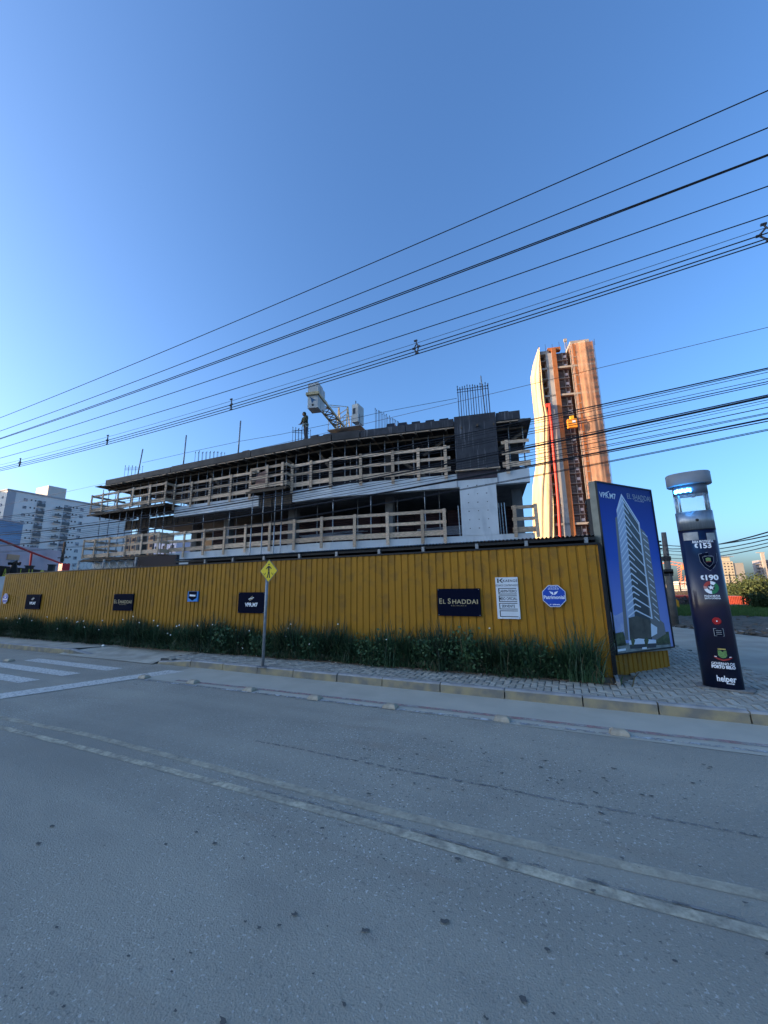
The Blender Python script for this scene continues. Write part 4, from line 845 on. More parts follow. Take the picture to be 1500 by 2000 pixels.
# ------------------------------------------------------------------ crane counter jib
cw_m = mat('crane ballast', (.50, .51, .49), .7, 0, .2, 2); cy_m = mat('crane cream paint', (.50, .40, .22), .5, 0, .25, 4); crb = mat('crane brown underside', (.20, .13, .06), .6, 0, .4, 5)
cr_ = thing('tower_crane', 'cream tower crane counter jib with pale ballast blocks above the roof', 'crane', (-16.2, 26.4, 0))
def atz(px, py, z): return gnd(px, py, z)
zj = 14.9
J0, J1 = atz(666, 837, zj), atz(611, 769, zj); dj = (J1-J0); dj.z = 0; dj.normalize(); dn = Vector((-dj.y, dj.x, 0))
JL = (J1-J0).length-.45; hw_ = (atz(599.5, 770, zj)-atz(622.5, 768, zj)).length/2*.9
def jp(t, n, z): return J0+dj*t+dn*n+Vector((0, 0, z))
b = MB()
for n_ in (-hw_, hw_): b.beam(jp(-.6, n_, 0), jp(JL+.5, n_, 0), .11, .16)
b.beam(jp(JL+.5, -hw_-.1, .0), jp(JL+.5, hw_+.1, .0), .12, .2); b.build('jib_chord', cy_m, cr_)
b = MB(); ns = 6
for k in range(ns):
    t0, t1 = JL*k/ns, JL*(k+1)/ns
    b.beam(jp(t0, -hw_, -.02), jp(t1, hw_, -.02), .05, .05); b.beam(jp(t0, hw_, -.02), jp(t1, -hw_, -.02), .05, .05); b.beam(jp(t1, -hw_, -.02), jp(t1, hw_, -.02), .06, .08)
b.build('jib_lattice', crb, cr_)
b = MB(); b.beam(jp(-.5, -.3, 2.2), jp(JL*.7, -.45, .15), .05, .05); b.beam(jp(-.5, .3, 2.2), jp(JL*.7, .45, .15), .05, .05); b.build('tie_bar', cy_m, cr_)
b = MB()
for sx in (-.4, .4):
    b.beam(jp(-.2, sx, 0), jp(-.5, sx, 2.2), .08, .08); b.beam(jp(-1.3, sx, 0), jp(-.6, sx, 2.2), .08, .08)
    for k in range(4): b.beam(jp(-.25-.07*k, sx, .5*k), jp(-1.15+.13*k, sx, .5*k+.5), .05, .05)
for k in range(4): b.beam(jp(-.25-.07*k, -.4, .5*k), jp(-.3-.07*k, .4, .5*k+.5), .05, .05)
b.build('head_frame', cy_m, cr_)
# ballast: two blocks hanging across the jib end
def ballast(t0, t1, z0, z1, w): 
    b = MB(); P = [jp(t0, -w, z0), jp(t1, -w, z0), jp(t1, w, z0), jp(t0, w, z0), jp(t0, -w, z1), jp(t1, -w, z1), jp(t1, w, z1), jp(t0, w, z1)]; b.hexa(P); return b.build('ballast_block', cw_m, cr_)
ballast(JL+.02, JL+.42, -hw_*2.7, hw_*2.2, hw_); ballast(JL-.42, JL-.02, -hw_*2.7, hw_*2.2, hw_); ballast(JL-.9, JL-.46, -hw_*2.0, hw_*2.0, hw_*.95)
fz = JL+.425
b = MB(); b.add([jp(fz, -hw_*.6, -hw_*.5), jp(fz, hw_*.65, -hw_*1.35), jp(fz, hw_*.2, -hw_*1.35), jp(fz, -hw_*.1, -hw_*1.8)], [(0, 1, 2, 3), (3, 2, 1, 0)]); b.build('logo', mat('blue logo', (.08, .22, .42), .5), cr_)
b = MB(); P_ = [jp(fz+.002, .12*math.cos(k*.52)*.7, -hw_*2.15+.12*math.sin(k*.52)*.7) for k in range(12)]; b.add(P_, [tuple(range(12)), tuple(range(12))[::-1]]); b.build('lifting_hole', klet_m, cr_)
b = MB(); w_ = hw_+.05; b.beam(jp(fz+.05, -w_, -.02), jp(fz+.05, w_, -.02), .06, .2); b.beam(jp(fz+.05, w_, -.02), jp(JL-1.2, w_, -.02), .06, .2); b.beam(jp(fz+.05, -w_, -.02), jp(JL-1.2, -w_, -.02), .06, .2); b.build('ballast_frame', cy_m, cr_)
mb_ = MB(); mc = Vector((J0.x, J0.y, 0))-dj*.9
for sx in (-.6, .6):
    for sy in (-.6, .6): mb_.beam((mc.x+sx, mc.y+sy, 0), (mc.x+sx, mc.y+sy, zj-.5), .1, .1)
for k in range(14):
    z = k
    mb_.beam((mc.x-.6, mc.y-.6, z), (mc.x+.6, mc.y-.6, z+1), .05, .05); mb_.beam((mc.x+.6, mc.y-.6, z), (mc.x+.6, mc.y+.6, z+1), .05, .05); mb_.beam((mc.x-.6, mc.y+.6, z), (mc.x-.6, mc.y-.6, z+1), .05, .05)
mb_.build('mast', cy_m, cr_)
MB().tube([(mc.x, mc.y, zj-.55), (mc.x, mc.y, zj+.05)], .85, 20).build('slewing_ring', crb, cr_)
b = MB(); b.beam((mc.x-.8, mc.y-.8, zj-.25), (mc.x+2.2, mc.y-.5, zj-.25), 1.6, .05); 
for k in range(5): b.beam((mc.x-.8+k*.75, mc.y-1.3, zj-.25), (mc.x-.8+k*.75, mc.y-1.3, zj+.7), .04, .04)
b.beam((mc.x-.8, mc.y-1.3, zj+.7), (mc.x+2.2, mc.y-1.3, zj+.7), .04, .04); b.build('walkway', galvd_m, cr_)
cb = Vector((atz(699, 815, zj+.6).x, atz(699, 815, zj+.6).y, zj-.2)); b = MB(); b.box(cb.x-.28, cb.y-.5, cb.z+.2, cb.x+.28, cb.y+.5, cb.z+1.75); b.build('cab', cw_m, cr_); b = MB(); b.box(cb.x-.2, cb.y-.505, cb.z+.9, cb.x+.05, cb.y-.5, cb.z+1.4); b.build('cab_window', mat('dark glass', (.02, .025, .03), .1), cr_)
MB().tube([(cb.x-.2, cb.y, cb.z+1.75), (cb.x-.2, cb.y, cb.z+2.3)], .04, 6).build('lamp_mast', dark_m, cr_)
# ------------------------------------------------------------------ worker on the roof
def skin(name, verts, edges, radii, m, parent, sub=2):
    me = bpy.data.meshes.new(name); me.from_pydata(verts, edges, []); o = bpy.data.objects.new(name, me); COL.objects.link(o)
    md = o.modifiers.new('s', 'SKIN'); 
    for i, r in enumerate(radii): me.skin_vertices[0].data[i].radius = r if isinstance(r, tuple) else (r, r)
    me.skin_vertices[0].data[0].use_root = True
    sb_ = o.modifiers.new('u', 'SUBSURF'); sb_.levels = sb_.render_levels = sub; me.materials.append(m); o.parent = parent; return o
wp = on_y(597, 853, 16.75); wk = thing('person', 'worker in olive jacket and grey trousers with a harness, standing on the roof edge', 'person', (wp.x, 16.75, 9.77), rz=R_(-25))
ol = mat('olive jacket', (.05, .055, .03), .9, 0, .4, 12); tr_ = mat('grey trousers', (.07, .07, .08), .9, 0, .3, 12); skn = mat('skin', (.25, .14, .09), .6); bt = mat('boots', (.02, .018, .016), .7); hn = mat('harness webbing', (.45, .5, .42), .6)
V = [(0, 0, .92), (0, -.02, 1.08), (0, -.05, 1.25), (0, -.09, 1.40), (0, -.12, 1.50), (.10, 0, .88), (.11, -.03, .48), (.12, .02, .09), (.12, -.12, .05), (-.10, 0, .88), (-.12, .02, .48), (-.12, .08, .09), (-.13, -.06, .05), (.18, -.08, 1.40), (.27, -.10, 1.14), (.18, -.26, .98), (-.18, -.08, 1.40), (-.27, -.12, 1.15), (-.14, -.28, 1.0)]
E_ = [(0, 1), (1, 2), (2, 3), (3, 4), (0, 5), (5, 6), (6, 7), (7, 8), (0, 9), (9, 10), (10, 11), (11, 12), (3, 13), (13, 14), (14, 15), (3, 16), (16, 17), (17, 18)]
RR = [(.15, .11), (.15, .11), (.17, .12), (.15, .11), .06, .10, .075, .055, .045, .10, .075, .055, .045, .075, .058, .045, .075, .058, .045]
skin('body', V, E_, RR, tr_, wk)
Vj = [(0, 0, .98), (0, -.02, 1.1), (0, -.05, 1.25), (0, -.09, 1.41), (.18, -.08, 1.41), (.275, -.10, 1.15), (.19, -.25, 1.0), (-.18, -.08, 1.41), (-.275, -.12, 1.16), (-.15, -.27, 1.02)]
skin('jacket', Vj, [(0, 1), (1, 2), (2, 3), (3, 4), (4, 5), (5, 6), (3, 7), (7, 8), (8, 9)], [(.17, .13), (.17, .13), (.19, .14), (.17, .13), .09, .07, .055, .09, .07, .055], ol, wk)
def ball(nm, c, r, m, parent, sz=1., n=12):
    b = MB()
    for i in range(n+1):
        for j in range(n): a, t = math.pi*i/n, 2*math.pi*j/n; b.v.append((c[0]+r*math.sin(a)*math.cos(t), c[1]+r*math.sin(a)*math.sin(t), c[2]+r*sz*math.cos(a)))
    for i in range(n):
        for j in range(n): b.f.append((i*n+j, (i+1)*n+j, (i+1)*n+(j+1) % n, i*n+(j+1) % n)); b.m.append(0)
    return b.build(nm, m, parent, world=False, smooth=True)
ball('head', (0, -.15, 1.59), .095, skn, wk, 1.2); ball('hood', (0, -.125, 1.615), .112, ol, wk, 1.15)
for s_, (hx, hy, hz) in ((1, (.17, -.29, .95)), (-1, (-.13, -.31, .98))):
    b = MB(); b.tube([(hx, hy+.05, hz+.03), (hx, hy-.02, hz)], [.035, .03], 8)
    for k in range(4): b.tube([(hx-.03+k*.02, hy-.02, hz), (hx-.03+k*.02, hy-.07-.01*(k in (1, 2)), hz-.015), (hx-.03+k*.02, hy-.085, hz-.05)], .009, 5)
    b.tube([(hx-s_*.03, hy+.02, hz), (hx-s_*.055, hy-.03, hz-.01)], .01, 5); b.build('hand', skn, wk, world=False)
b = MB(); b.tube([(.17*math.cos(t*.524), -.02+.14*math.sin(t*.524), 1.0) for t in range(13)], .028, 6); b.tube([(.12, -.16, 1.0), (.1, -.2, .9), (-.05, -.2, .86), (-.12, -.15, 1.0)], .03, 6); b.tube([(.2, .05, 1.0), (.23, .02, .85), (.15, -.05, .8), (.1, -.1, .95)], .028, 6); b.build('harness', hn, wk, world=False)
for hx, hy in ((.12, -.08), (-.13, -.02)):
    b = MB(); b.hexa([(hx-.055, hy-.13, 0), (hx+.055, hy-.13, 0), (hx+.05, hy+.14, 0), (hx-.05, hy+.14, 0), (hx-.045, hy-.11, .06), (hx+.045, hy-.11, .06), (hx+.045, hy+.12, .13), (hx-.045, hy+.12, .13)]); b.build('boot', bt, wk, world=False)
# ------------------------------------------------------------------ overhead cables
cab_m = mat('black cable', (.015, .016, .02), .6); cabt = mat('bare aluminium wire', (.09, .10, .12), .5, .3)
WN = {}
def wire(label, pts, Y, r=.011, m=None, ext_=(-45, 9)):
    q = [on_y(px, py, Y) for px, py in pts]; xs = [p.x for p in q]; zs = [p.z for p in q]
    c = np.polyfit(xs, zs, 2 if len(pts) > 2 else 1); n = 46; P = []
    if ext_ is None: ext_ = (min(xs), max(xs))
    if c[0] < 0 and len(pts) > 2: c = np.polyfit(xs, zs, 1)
    for i in range(n+1):
        x = ext_[0]+(ext_[1]-ext_[0])*i/n
        xx = max(x, min(xs)-6); z = np.polyval(c, xx); P.append((x, Y, z))
    o = MB().tube(P, r*.82, 5).build('overhead_cable', m or cab_m); tag(o, label, 'cable', 'overhead cables along the street'); WN[label] = c; return o
wire('highest overhead cable, top of the sky at the right edge', [(0, 816), (142, 760), (238, 720), (1350, 242.5), (1500, 177)], 6.5, .0115)
wire('second highest overhead cable crossing the sky', [(0, 842), (220, 761.5), (330, 720), (1350, 311), (1500, 249.5)], 6.6, .0115)
wire('thick twin overhead cable, third from the top, upper strand', [(0, 856), (220, 780), (387, 719), (700, 602), (1350, 359), (1500, 302)], 6.7, .013)
wire('thick twin overhead cable, third from the top, lower strand', [(0, 857.5), (220, 782.5), (387, 722), (700, 606), (1350, 361.5), (1500, 304)], 6.7, .013)
wire('fourth overhead cable from the top crossing the sky', [(0, 876), (220, 806), (479, 720), (700, 644), (828, 600), (1350, 417), (1500, 363.5)], 6.8, .0115)
wire('fifth overhead cable from the top, just above the clamped bundle', [(0, 895), (220, 832), (550, 730.7), (700, 683.5), (900, 617.5), (1350, 471), (1500, 420.5)], 6.9, .011)
wire('thin bare messenger wire of the clamped bundle', [(0, 908), (220, 851.5), (550, 753), (700, 706), (900, 641.5), (1350, 494), (1500, 444)], 7.0, .006, cabt)
wire('top cable of the three clamped together', [(0, 914), (220, 856), (550, 762.6), (700, 715), (900, 651), (1350, 506), (1500, 453)], 7.0, .012)
wire('middle cable of the three clamped together', [(0, 917), (220, 861), (550, 768), (700, 721), (900, 658), (1350, 515), (1500, 465.5)], 7.0, .012)
wire('bottom cable of the three clamped together', [(0, 920), (220, 865), (550, 773), (700, 726.5), (900, 664), (1350, 522), (1500, 472)], 7.0, .012)
spm = mat('grey polymer spacer', (.07, .07, .08), .6)
for (px, py), lab in zip(((39, 904), (210, 860), (452, 791), (814, 679), (1499, 455)), ('leftmost diamond shaped cable spacer near the left edge of the sky', 'second cable spacer from the left, over the white tower block', 'cable spacer on the bundle left of the crane ballast', 'cable spacer on the bundle in the middle of the sky', 'cable spacer cut by the right edge of the picture')):
    c = on_y(px, py, 7.0); t = thing('cable_spacer', lab, 'cable spacer', c, 'cable spacers'); b = MB()
    P = [(-.02, 0, .17), (.0, 0, .10), (-.08, .05, .03), (.06, -.05, -.02), (.0, 0, -.13)]
    sc_ = 1.0
    f = lambda q: (q[0]*sc_, q[1]*sc_, q[2]*sc_)
    for i, j in ((0, 1), (1, 2), (1, 3), (2, 4), (3, 4)): b.tube([f(P[i]), f(P[j])], .014, 6)
    b.build('frame', spm, t, world=False)
    for q in P[2:]+P[:1]: MB().tube([f((q[0]-.035, q[1], q[2])), f((q[0]+.035, q[1], q[2]))], .022, 6).build('clamp', spm, t, world=False)
low = [('top cable of the lower telephone bundle at right', [1010, 874, 787.5, 720], .013), ('thin cable directly under the top lower cable', [1013, 879, 791, 723], .008), ('second thin cable of the lower telephone lines', [1017, 884, 793, 730], .006), ('third cable of the lower telephone lines, faint', [1021, 891, 803.5, 742], .006), ('fourth cable of the lower telephone lines', [1025, 896, 810, 747.5], .009), ('fifth cable of the lower telephone lines', [1029, 900, 815, 751], .008),
 ('thin strand lying on the thick lower bundle', [1041, 921, 837, 773], .012), ('thick black telephone bundle crossing in front of the far tower', [1045, 925.5, 841.5, 776.5], .022), ('thin cable right under the thick black bundle', [1049, 931, 846, 783], .007), ('faint thin cable below the thick black bundle', [1053, 936, 851, 788], .005), ('seventh lower cable above the second thick bundle', [1057, 941, 856, 799], .009), ('eighth lower cable above the second thick bundle', [1060, 947, 866, 809], .007), ('ninth lower cable touching the second thick bundle', [1062, 951, 871, 810], .006),
 ('second thick black bundle passing over the billboard top', [1065, 957, 881, 818], .018), ('strand lying under the second thick black bundle', [1067, 959, 883, 824], .011), ('lowest cable but one, ending above the beacon post', [1077, 977, 903, 838], .007), ('lowest cable of all, ending above the beacon post', [1079, 979, 904, 841], .008)]
for lab, ys, r in low: wire(lab, list(zip((0, 780, 1180, 1500), ys)), 7.2, r)
wire('single thin wire rising behind the roof towards the top right', [(0, 988), (195, 947), (704, 830), (800, 807), (1060, 742), (1180, 717), (1350, 677), (1500, 640)], 30, .022, cab_m, (-130, 30))
# ------------------------------------------------------------------ hedge in front of the fence
leafc = mat('strap leaf', (.050, .105, .045), .5, 0, col2=(.022, .052, .024), scale=4, spec=.4); leafb = mat('broad leaf', (.075, .15, .065), .6, 0, .5, 9); flo = mat('white petal', (.85, .85, .8), .6); dryl = mat('dry leaf', (.14, .12, .07), .8)
rand_tint(leafc, .45)
def blade(b, x, y, L, lean, az, w, droop, mi=0):
    pts = []; n = 4; px_, py_, pz = x, y, 0.; ang = lean
    dx, dy = math.cos(az), math.sin(az)
    for i in range(n+1):
        pts.append((px_, py_, pz, w*(1-(i/n)**2*.92))); s_ = L/n; px_ += dx*math.sin(ang)*s_; py_ += dy*math.sin(ang)*s_; pz += math.cos(ang)*s_; ang += droop/n
    k = len(b.v); wx, wy = -dy, dx
    for p in pts: b.v += [(p[0]-wx*p[3]/2, p[1]-wy*p[3]/2, max(p[2], 0)), (p[0]+wx*p[3]/2, p[1]+wy*p[3]/2, max(p[2], 0))]
    for i in range(n): b.f.append((k+2*i, k+2*i+2, k+2*i+3, k+2*i+1)); b.m.append(mi)
def clump(seed, broad=False):
    r = random.Random(seed); b = MB(); az0 = r.uniform(0, 6.28)
    for i in range(150 if broad else 230):
        blade(b, r.gauss(0, .10), r.gauss(0, .08), r.uniform(.4, .95), abs(r.gauss(.12, .2)), az0+r.gauss(0, 1.6), r.uniform(.013, .026), r.uniform(.1, 1.8)**1.3, 1 if r.random() < .05 else 0)
    for i in range(70): blade(b, r.gauss(0, .16), r.gauss(-.05, .09), r.uniform(.35, .65), r.uniform(.3, .8), r.uniform(3.4, 6.0), r.uniform(.012, .02), r.uniform(1.0, 2.3), 1 if r.random() < .15 else 0)
    if broad:
        for i in range(260):
            c = Vector((r.gauss(0, .2), r.gauss(-.16, .08), abs(r.gauss(.35, .17)))); a, t = r.uniform(0, 6.28), r.uniform(-.8, .8); u = Vector((math.cos(a), math.sin(a)*.5, t)).normalized(); v = u.cross(Vector((r.uniform(-1, 1), r.uniform(-1, 0), r.uniform(-.5, 1)))).normalized(); s_ = r.uniform(.022, .05)
            k = len(b.v); b.v += [tuple(c-u*s_), tuple(c+v*s_*.6), tuple(c+u*s_), tuple(c-v*s_*.6)]; b.f.append((k, k+1, k+2, k+3)); b.m.append(2)
    return b
cms = [clump(i, i >= 4) for i in range(7)]; cobs = []
xs_ = []; x = FX0-1.6
while x < FX1-.3: xs_.append(x); x += random.uniform(.15, .23)
prot = {}
for i, x in enumerate(xs_):
    k = random.choice([0, 1, 2, 3, 0, 1, 2, 3, 4, 5, 6]) if x > -9 else random.choice([0, 1, 2, 3])
    if k not in prot: t_ = cms[k].build('hedge_clump', [leafc, dryl, leafb]); prot[k] = t_.data
    else: t_ = bpy.data.objects.new('hedge_clump', prot[k]); COL.objects.link(t_)
    y = DY+.1+random.uniform(-.02, .14); sc_ = random.uniform(.82, 1.12)*(1.0 if x > -9 else .9)*(.9+.12*math.sin(x*2.1)+.06*math.sin(x*5.3)); t_.location = (x, y, PZ+.005); t_.rotation_euler = (0, 0, random.choice([0, math.pi])*0+random.uniform(-.5, .5)); t_.scale = (sc_*1.0, .8, sc_)
    tag(t_, 'dark green strap leaved hedge plant in the row along the yellow fence', 'plant', 'hedge plants along the fence')
fpx = [(12, 1207), (38, 1208), (34, 1215), (92, 1205), (150, 1215), (163, 1213), (112, 1228), (152, 1214), (200, 1212), (260, 1204), (240, 1210), (272, 1216), (165, 1225), (327, 1237), (333, 1240), (350, 1221), (345, 1223), (386, 1222), (415, 1220), (487, 1232), (474, 1266), (568, 1219), (562, 1227), (558, 1243), (660, 1219), (755, 1249), (956, 1227), (300, 1212), (62, 1212), (193, 1230), (308, 1222), (420, 1236), (130, 1207), (604, 1258)]
for px, py in fpx:
    c = on_y(px, py, DY-.08); o = thing('flower', 'small white flower standing out of the dark hedge', 'flower', c, 'white flowers in the hedge'); b = MB(); s_ = .019 if px > 400 else .026
    for k in range(3):
        a = k*1.05+px; u = Vector((math.cos(a), math.sin(a)*.6, .3*math.sin(a*2)))*s_; v = Vector((-math.sin(a)*.5, .2, math.cos(a)))*s_*.8; b.v += [tuple(-u), tuple(v), tuple(u), tuple(-v)]; n = len(b.v)-4; b.f.append((n, n+1, n+2, n+3)); b.m.append(0)
    b.build('petals', flo, o, world=False); MB().tube([(0, 0, 0), (.01, .05, -.2), (0, .08, -.35)], .003, 4).build('stalk', leafb, o, world=False)
lit = MB(); r_ = random.Random(5)
for i in range(1500):
    x = r_.uniform(-22, .9); y = r_.uniform(DY+.0, DY+.28) if r_.random() < .8 else r_.uniform(DY-.12, DY); a = r_.uniform(0, 6.28); s_ = r_.uniform(.008, .03); z = PZ+.016
    lit.v += [(x, y, z), (x+math.cos(a)*s_*2, y+math.sin(a)*s_, z+.004), (x+math.cos(a+.6)*s_, y+math.sin(a+.6)*s_, z+.012)]; n = len(lit.v)-3; lit.f.append((n, n+1, n+2)); lit.m.append(0 if r_.random() < .85 else 1)
lit.build('leaf_litter', [mat('dry litter', (.19, .15, .10), .9), mat('pale litter', (.5, .48, .42), .9)])['kind'] = 'stuff'
c = gnd(202, 1262, PZ); tag(MB().hexa([(c.x-.05, c.y-.03, PZ), (c.x+.05, c.y-.04, PZ), (c.x+.04, c.y+.03, PZ), (c.x-.04, c.y+.04, PZ), (c.x-.02, c.y-.02, PZ+.04), (c.x+.03, c.y-.01, PZ+.05), (c.x+.02, c.y+.02, PZ+.03), (c.x-.02, c.y+.02, PZ+.04)]).build('paper_scrap', flo), 'crumpled white paper scrap lying by the driveway ramp', 'litter')
# ------------------------------------------------------------------ far tower under construction
TO = far(1050, 681, 125); TW = Frame(TO.x, TO.y, 13.4)
tower = thing('tower_block', 'tall sunlit orange brick tower under construction wrapped in netting', 'tower', TW.p(9, 5, 0))
def ts(px, py): return TW.px(px, py)
brick = mat('orange brick wall', (.42, .150, .055), .9, 0, .25, .6); tgray = mat('tower render', (.46, .42, .37), .9, 0, col2=(.34, .33, .32), scale=.22, lo=.45, hi=.5); tconc = mat('tower concrete', (.42, .36, .30), .9, 0, .2, .5); tdark = mat('stair void', (.13, .095, .085), .9); tbrown = mat('bay wall', (.20, .12, .065), .9, 0, .3, .5)
t0 = ts(1050, 700)[0]; tbay = ts(1060.5, 752)[0]; tg = ts(1072, 752)[0]; tor = ts(1083.7, 752)[0]; tst = ts(1092.5, 752)[0]; tse = ts(1116.7, 752)[0]; tm = ts(1123.5, 752)[0]; tR = ts(1172, 780)[0]
zw1 = ts(1101, 691.5)[1]; zw2 = ts(1132.5, 993)[1]; NF = 16; fh = (zw1-zw2)/NF; ztop = ts(1110, 674)[1]
kf = [zw1-fh*k for k in range(-0, 27) if zw1-fh*k > 1]
MB().fbox(TW, t0+.8, 3.0, 0, tR, 16, ztop-1).build('core', tbrown, tower)
MB().fbox(TW, tg, -.1, 0, tor, 3, ztop-2).build('rendered_wall', tgray, tower)
MB().fbox(TW, tor+.003, -.25, 0, tst, 3, ztop-.5).build('brick_strip', brick, tower)
MB().fbox(TW, tst, 1.6, 0, tse, 3, ztop-1.5).build('stair_wall', tdark, tower)
MB().fbox(TW, tm+.2, 0, 0, tR, 3, ztop+.3).build('brick_wall', brick, tower)
MB().fbox(TW, tor-1, .1, ztop-1.2, tse-2, 1.6, ztop-.1).build('parapet', brick, tower)
wwin = mat('pale opening', (.75, .75, .72), .6)
for k, z in enumerate(kf):
    MB().fbox(TW, (tst+tse)/2+.7, 1.45, z-.45, (tst+tse)/2+1.5, 1.58, z+.4).build('window', wwin if k not in (8, 10) else tdark, tower)
    big = k in (1, 4, 17)
    MB().fbox(TW, t0+.5, -.1 if big else .25, z-1.62, tg if not big else tR, .9 if big else 3, z-1.38 if not big else z-1.0).build('floor_edge', tconc, tower)
    if not big: MB().fbox(TW, tst-.1, .9, z-1.6, tse, 1.7, z-1.4).build('landing', tconc, tower)
b = MB()
for z in kf:
    for q in range(5): b.fbox(TW, tst+.3, 1.2, z-1.1+q*.45, (tst+tse)/2-.1, 1.3, z-1.02+q*.45)
    for a in (tst+.2, (tst+tse)/2+.2, tse-.4): b.fbox(TW, a, .9, z-1.4, a+.16, 1.1, z+1.2)
b.build('stair_railing', tconc, tower)['kind'] = 'stuff'
wd = mat('shaded opening', (.07, .055, .06), .8); b = MB()
for k, z in enumerate(kf):
    if k not in (1, 4, 17): MB().fbox(TW, tm+.25, -.12, z-1.6, tR+.05, -.002, z-1.38).build('floor_edge', tconc, tower)
    MB().fbox(TW, (tm+tR)/2-.6, -.04, z-.3, (tm+tR)/2+.3, -.01, z+.4).build('window', wd, tower); MB().fbox(TW, tR-2.0, -.04, z-.3, tR-.9, -.01, z+.5).build('window', wd, tower)
for k, z in enumerate(kf):
    for a, w in ((tm+1.2, .7), (tm+2.6, .7), ((tm+tR)/2+1.9, 1.5)): 
        o = MB().fbox(TW, a, -.04, z-.3, a+w, -.01, z+.5).build('window', wd, tower)
for k in range(9): MB().fbox(TW, t0+.6+k*2.1, .2, ztop-1, t0+.68+k*2.1, .3, ztop+random.uniform(.6, 1.8)).build('edge_post', dark_m, tower)
MB().fbox(TW, t0+.6, .1, ztop-2.2, tg+1.0, 2, ztop-1.05).build('roof_wall', tconc, tower)
MB().fbox(TW, tm, 0, ztop+.3, tR-1, 6, ztop+1.3).build('roof_wall', tconc, tower)
# netting on the right (loose mesh in front of the brick) and the big sheet on the left
net = mat('debris netting', (.68, .42, .27), .9, alpha=.5, col2=(.60, .33, .20), scale=.3); net2 = mat('cream netting', (.66, .50, .30), .9, 0, col2=(.54, .37, .19), scale=.5, stretch=(2, 2, .12), bump=.6, bscale=.9)
b = MB(); nz, na = 30, 14
ntop = ztop-.2
for i in range(nz+1):
    for j in range(na+1):
        z = ntop*i/nz; a = tm+.9+(tR+.1-tm-.9)*j/na; wv = .8*math.sin(i*.5+j*.9)*.4+.35*math.sin(j*2.1); sp = 1+.01*(1-i/nz); b.v.append(tuple(TW.p(tm+.9+(a-tm-.9)*sp, -.9-.3*wv-.8*math.sin(math.pi*j/na), z)))
for i in range(nz):
    for j in range(na): b.f.append((i*(na+1)+j, i*(na+1)+j+1, (i+1)*(na+1)+j+1, (i+1)*(na+1)+j)); b.m.append(0)
b.build('netting', net, tower, smooth=True)
b = MB(); nz, na = 46, 18
Lp = [(1050, 683), (1041, 712), (1036, 739), (1040, 780), (1044, 818), (1046, 862), (1047, 906), (1040, 950), (1039, 985), (1041, 1045), (1043, 1090)]; Rp = [(1053, 684), (1057, 720), (1061, 752), (1066, 792), (1073, 815), (1073, 862), (1076, 913), (1079, 950), (1081, 985), (1082, 1045), (1084, 1090)]
def itp(P, t):
    k = t*(len(P)-1); i = min(int(k), len(P)-2); f = k-i; return (P[i][0]*(1-f)+P[i+1][0]*f, P[i][1]*(1-f)+P[i+1][1]*f)
for i in range(nz+1):
    L_, R2 = itp(Lp, i/nz), itp(Rp, i/nz); aL, zL = TW.px(L_[0], L_[1], 3); aR, zR = TW.px(R2[0], R2[1], -.6)
    for j in range(na+1):
        u = j/na; fold = .35*math.sin(u*17+i*.13)+.2*math.sin(u*31+i*.3); b.v.append(tuple(TW.p(aL+(aR-aL)*u, 3-3.6*u**.7-1.0*math.sin(math.pi*u)+fold*.6, zL+(zR-zL)*u)))
for i in range(nz):
    for j in range(na): b.f.append((i*(na+1)+j, i*(na+1)+j+1, (i+1)*(na+1)+j+1, (i+1)*(na+1)+j)); b.m.append(0)
b.build('hanging_net', net2, tower, smooth=True)
# hoist mast, lift car, rubbish chute
hm = MB(); a0 = tse+.1; a1 = tm-.1; zt_ = ts(1108, 655)[1]
for a in (a0, (a0+a1)/2, a1): hm.fbox(TW, a-.07, -1.5, 0, a+.07, -1.36, ztop-.5)
am = (a0+a1)/2-.3
k = 0
z = 0.
while z < ztop-1.6: hm.beam(TW.p(a0, -1.4, z), TW.p((a0+a1)/2, -1.4, z+1.4), .08, .08); hm.beam(TW.p((a0+a1)/2, -1.4, z), TW.p(a1, -1.4, z+1.4), .08, .08); z += 1.5
hm.build('hoist_mast', tconc, tower)['kind'] = 'stuff'
ac = ts(1107, 655)[0]; hm = MB()
for q in (-.3, .3): hm.fbox(TW, ac+q-.05, 2, ztop-1, ac+q+.05, 2.1, zt_)
for k in range(6): hm.beam(TW.p(ac-.3, 2, ztop-1+k*(zt_-ztop+1)/6), TW.p(ac+.3, 2, ztop-1+(k+1)*(zt_-ztop+1)/6), .07, .07)
hm.fbox(TW, ac-.45, 1.9, zt_-.8, ac+.45, 2.4, zt_+.2); hm.build('roof_mast', tconc, tower)
la, lz = ts(1115, 832); lift = mat('orange lift car', (.85, .30, .03), .5); MB().fbox(TW, la-1.5, -2.6, lz-1.5, la+1.1, -1.55, lz+1.2).build('lift_car', lift, tower); MB().fbox(TW, la-.6, -2.4, lz+1.2, la+.4, -1.6, lz+2.4).build('lift_hoist', mat('lift yellow', (.8, .42, .03), .5), tower); MB().fbox(TW, la-.2, -2.62, lz-.2, la+.7, -2.6, lz+.7).build('lift_window', wwin, tower)
ch = mat('red chute', (.62, .06, .035), .5); P = [TW.p(*(lambda q: (q[0], -1.0, q[1]))(TW.px(px, py, -1.0))) for px, py in ((1073, 790), (1077, 830), (1082, 890), (1087, 940), (1091, 990), (1094, 1045), (1096, 1100))]
MB().tube(P, .42, 8).build('rubbish_chute', ch, tower, smooth=True); q = TW.px(1071, 795, -1.0); MB().fbox(TW, q[0]-.6, -1.2, q[1], q[0]+.7, -.2, q[1]+1.2).build('chute_hopper', ch, tower)
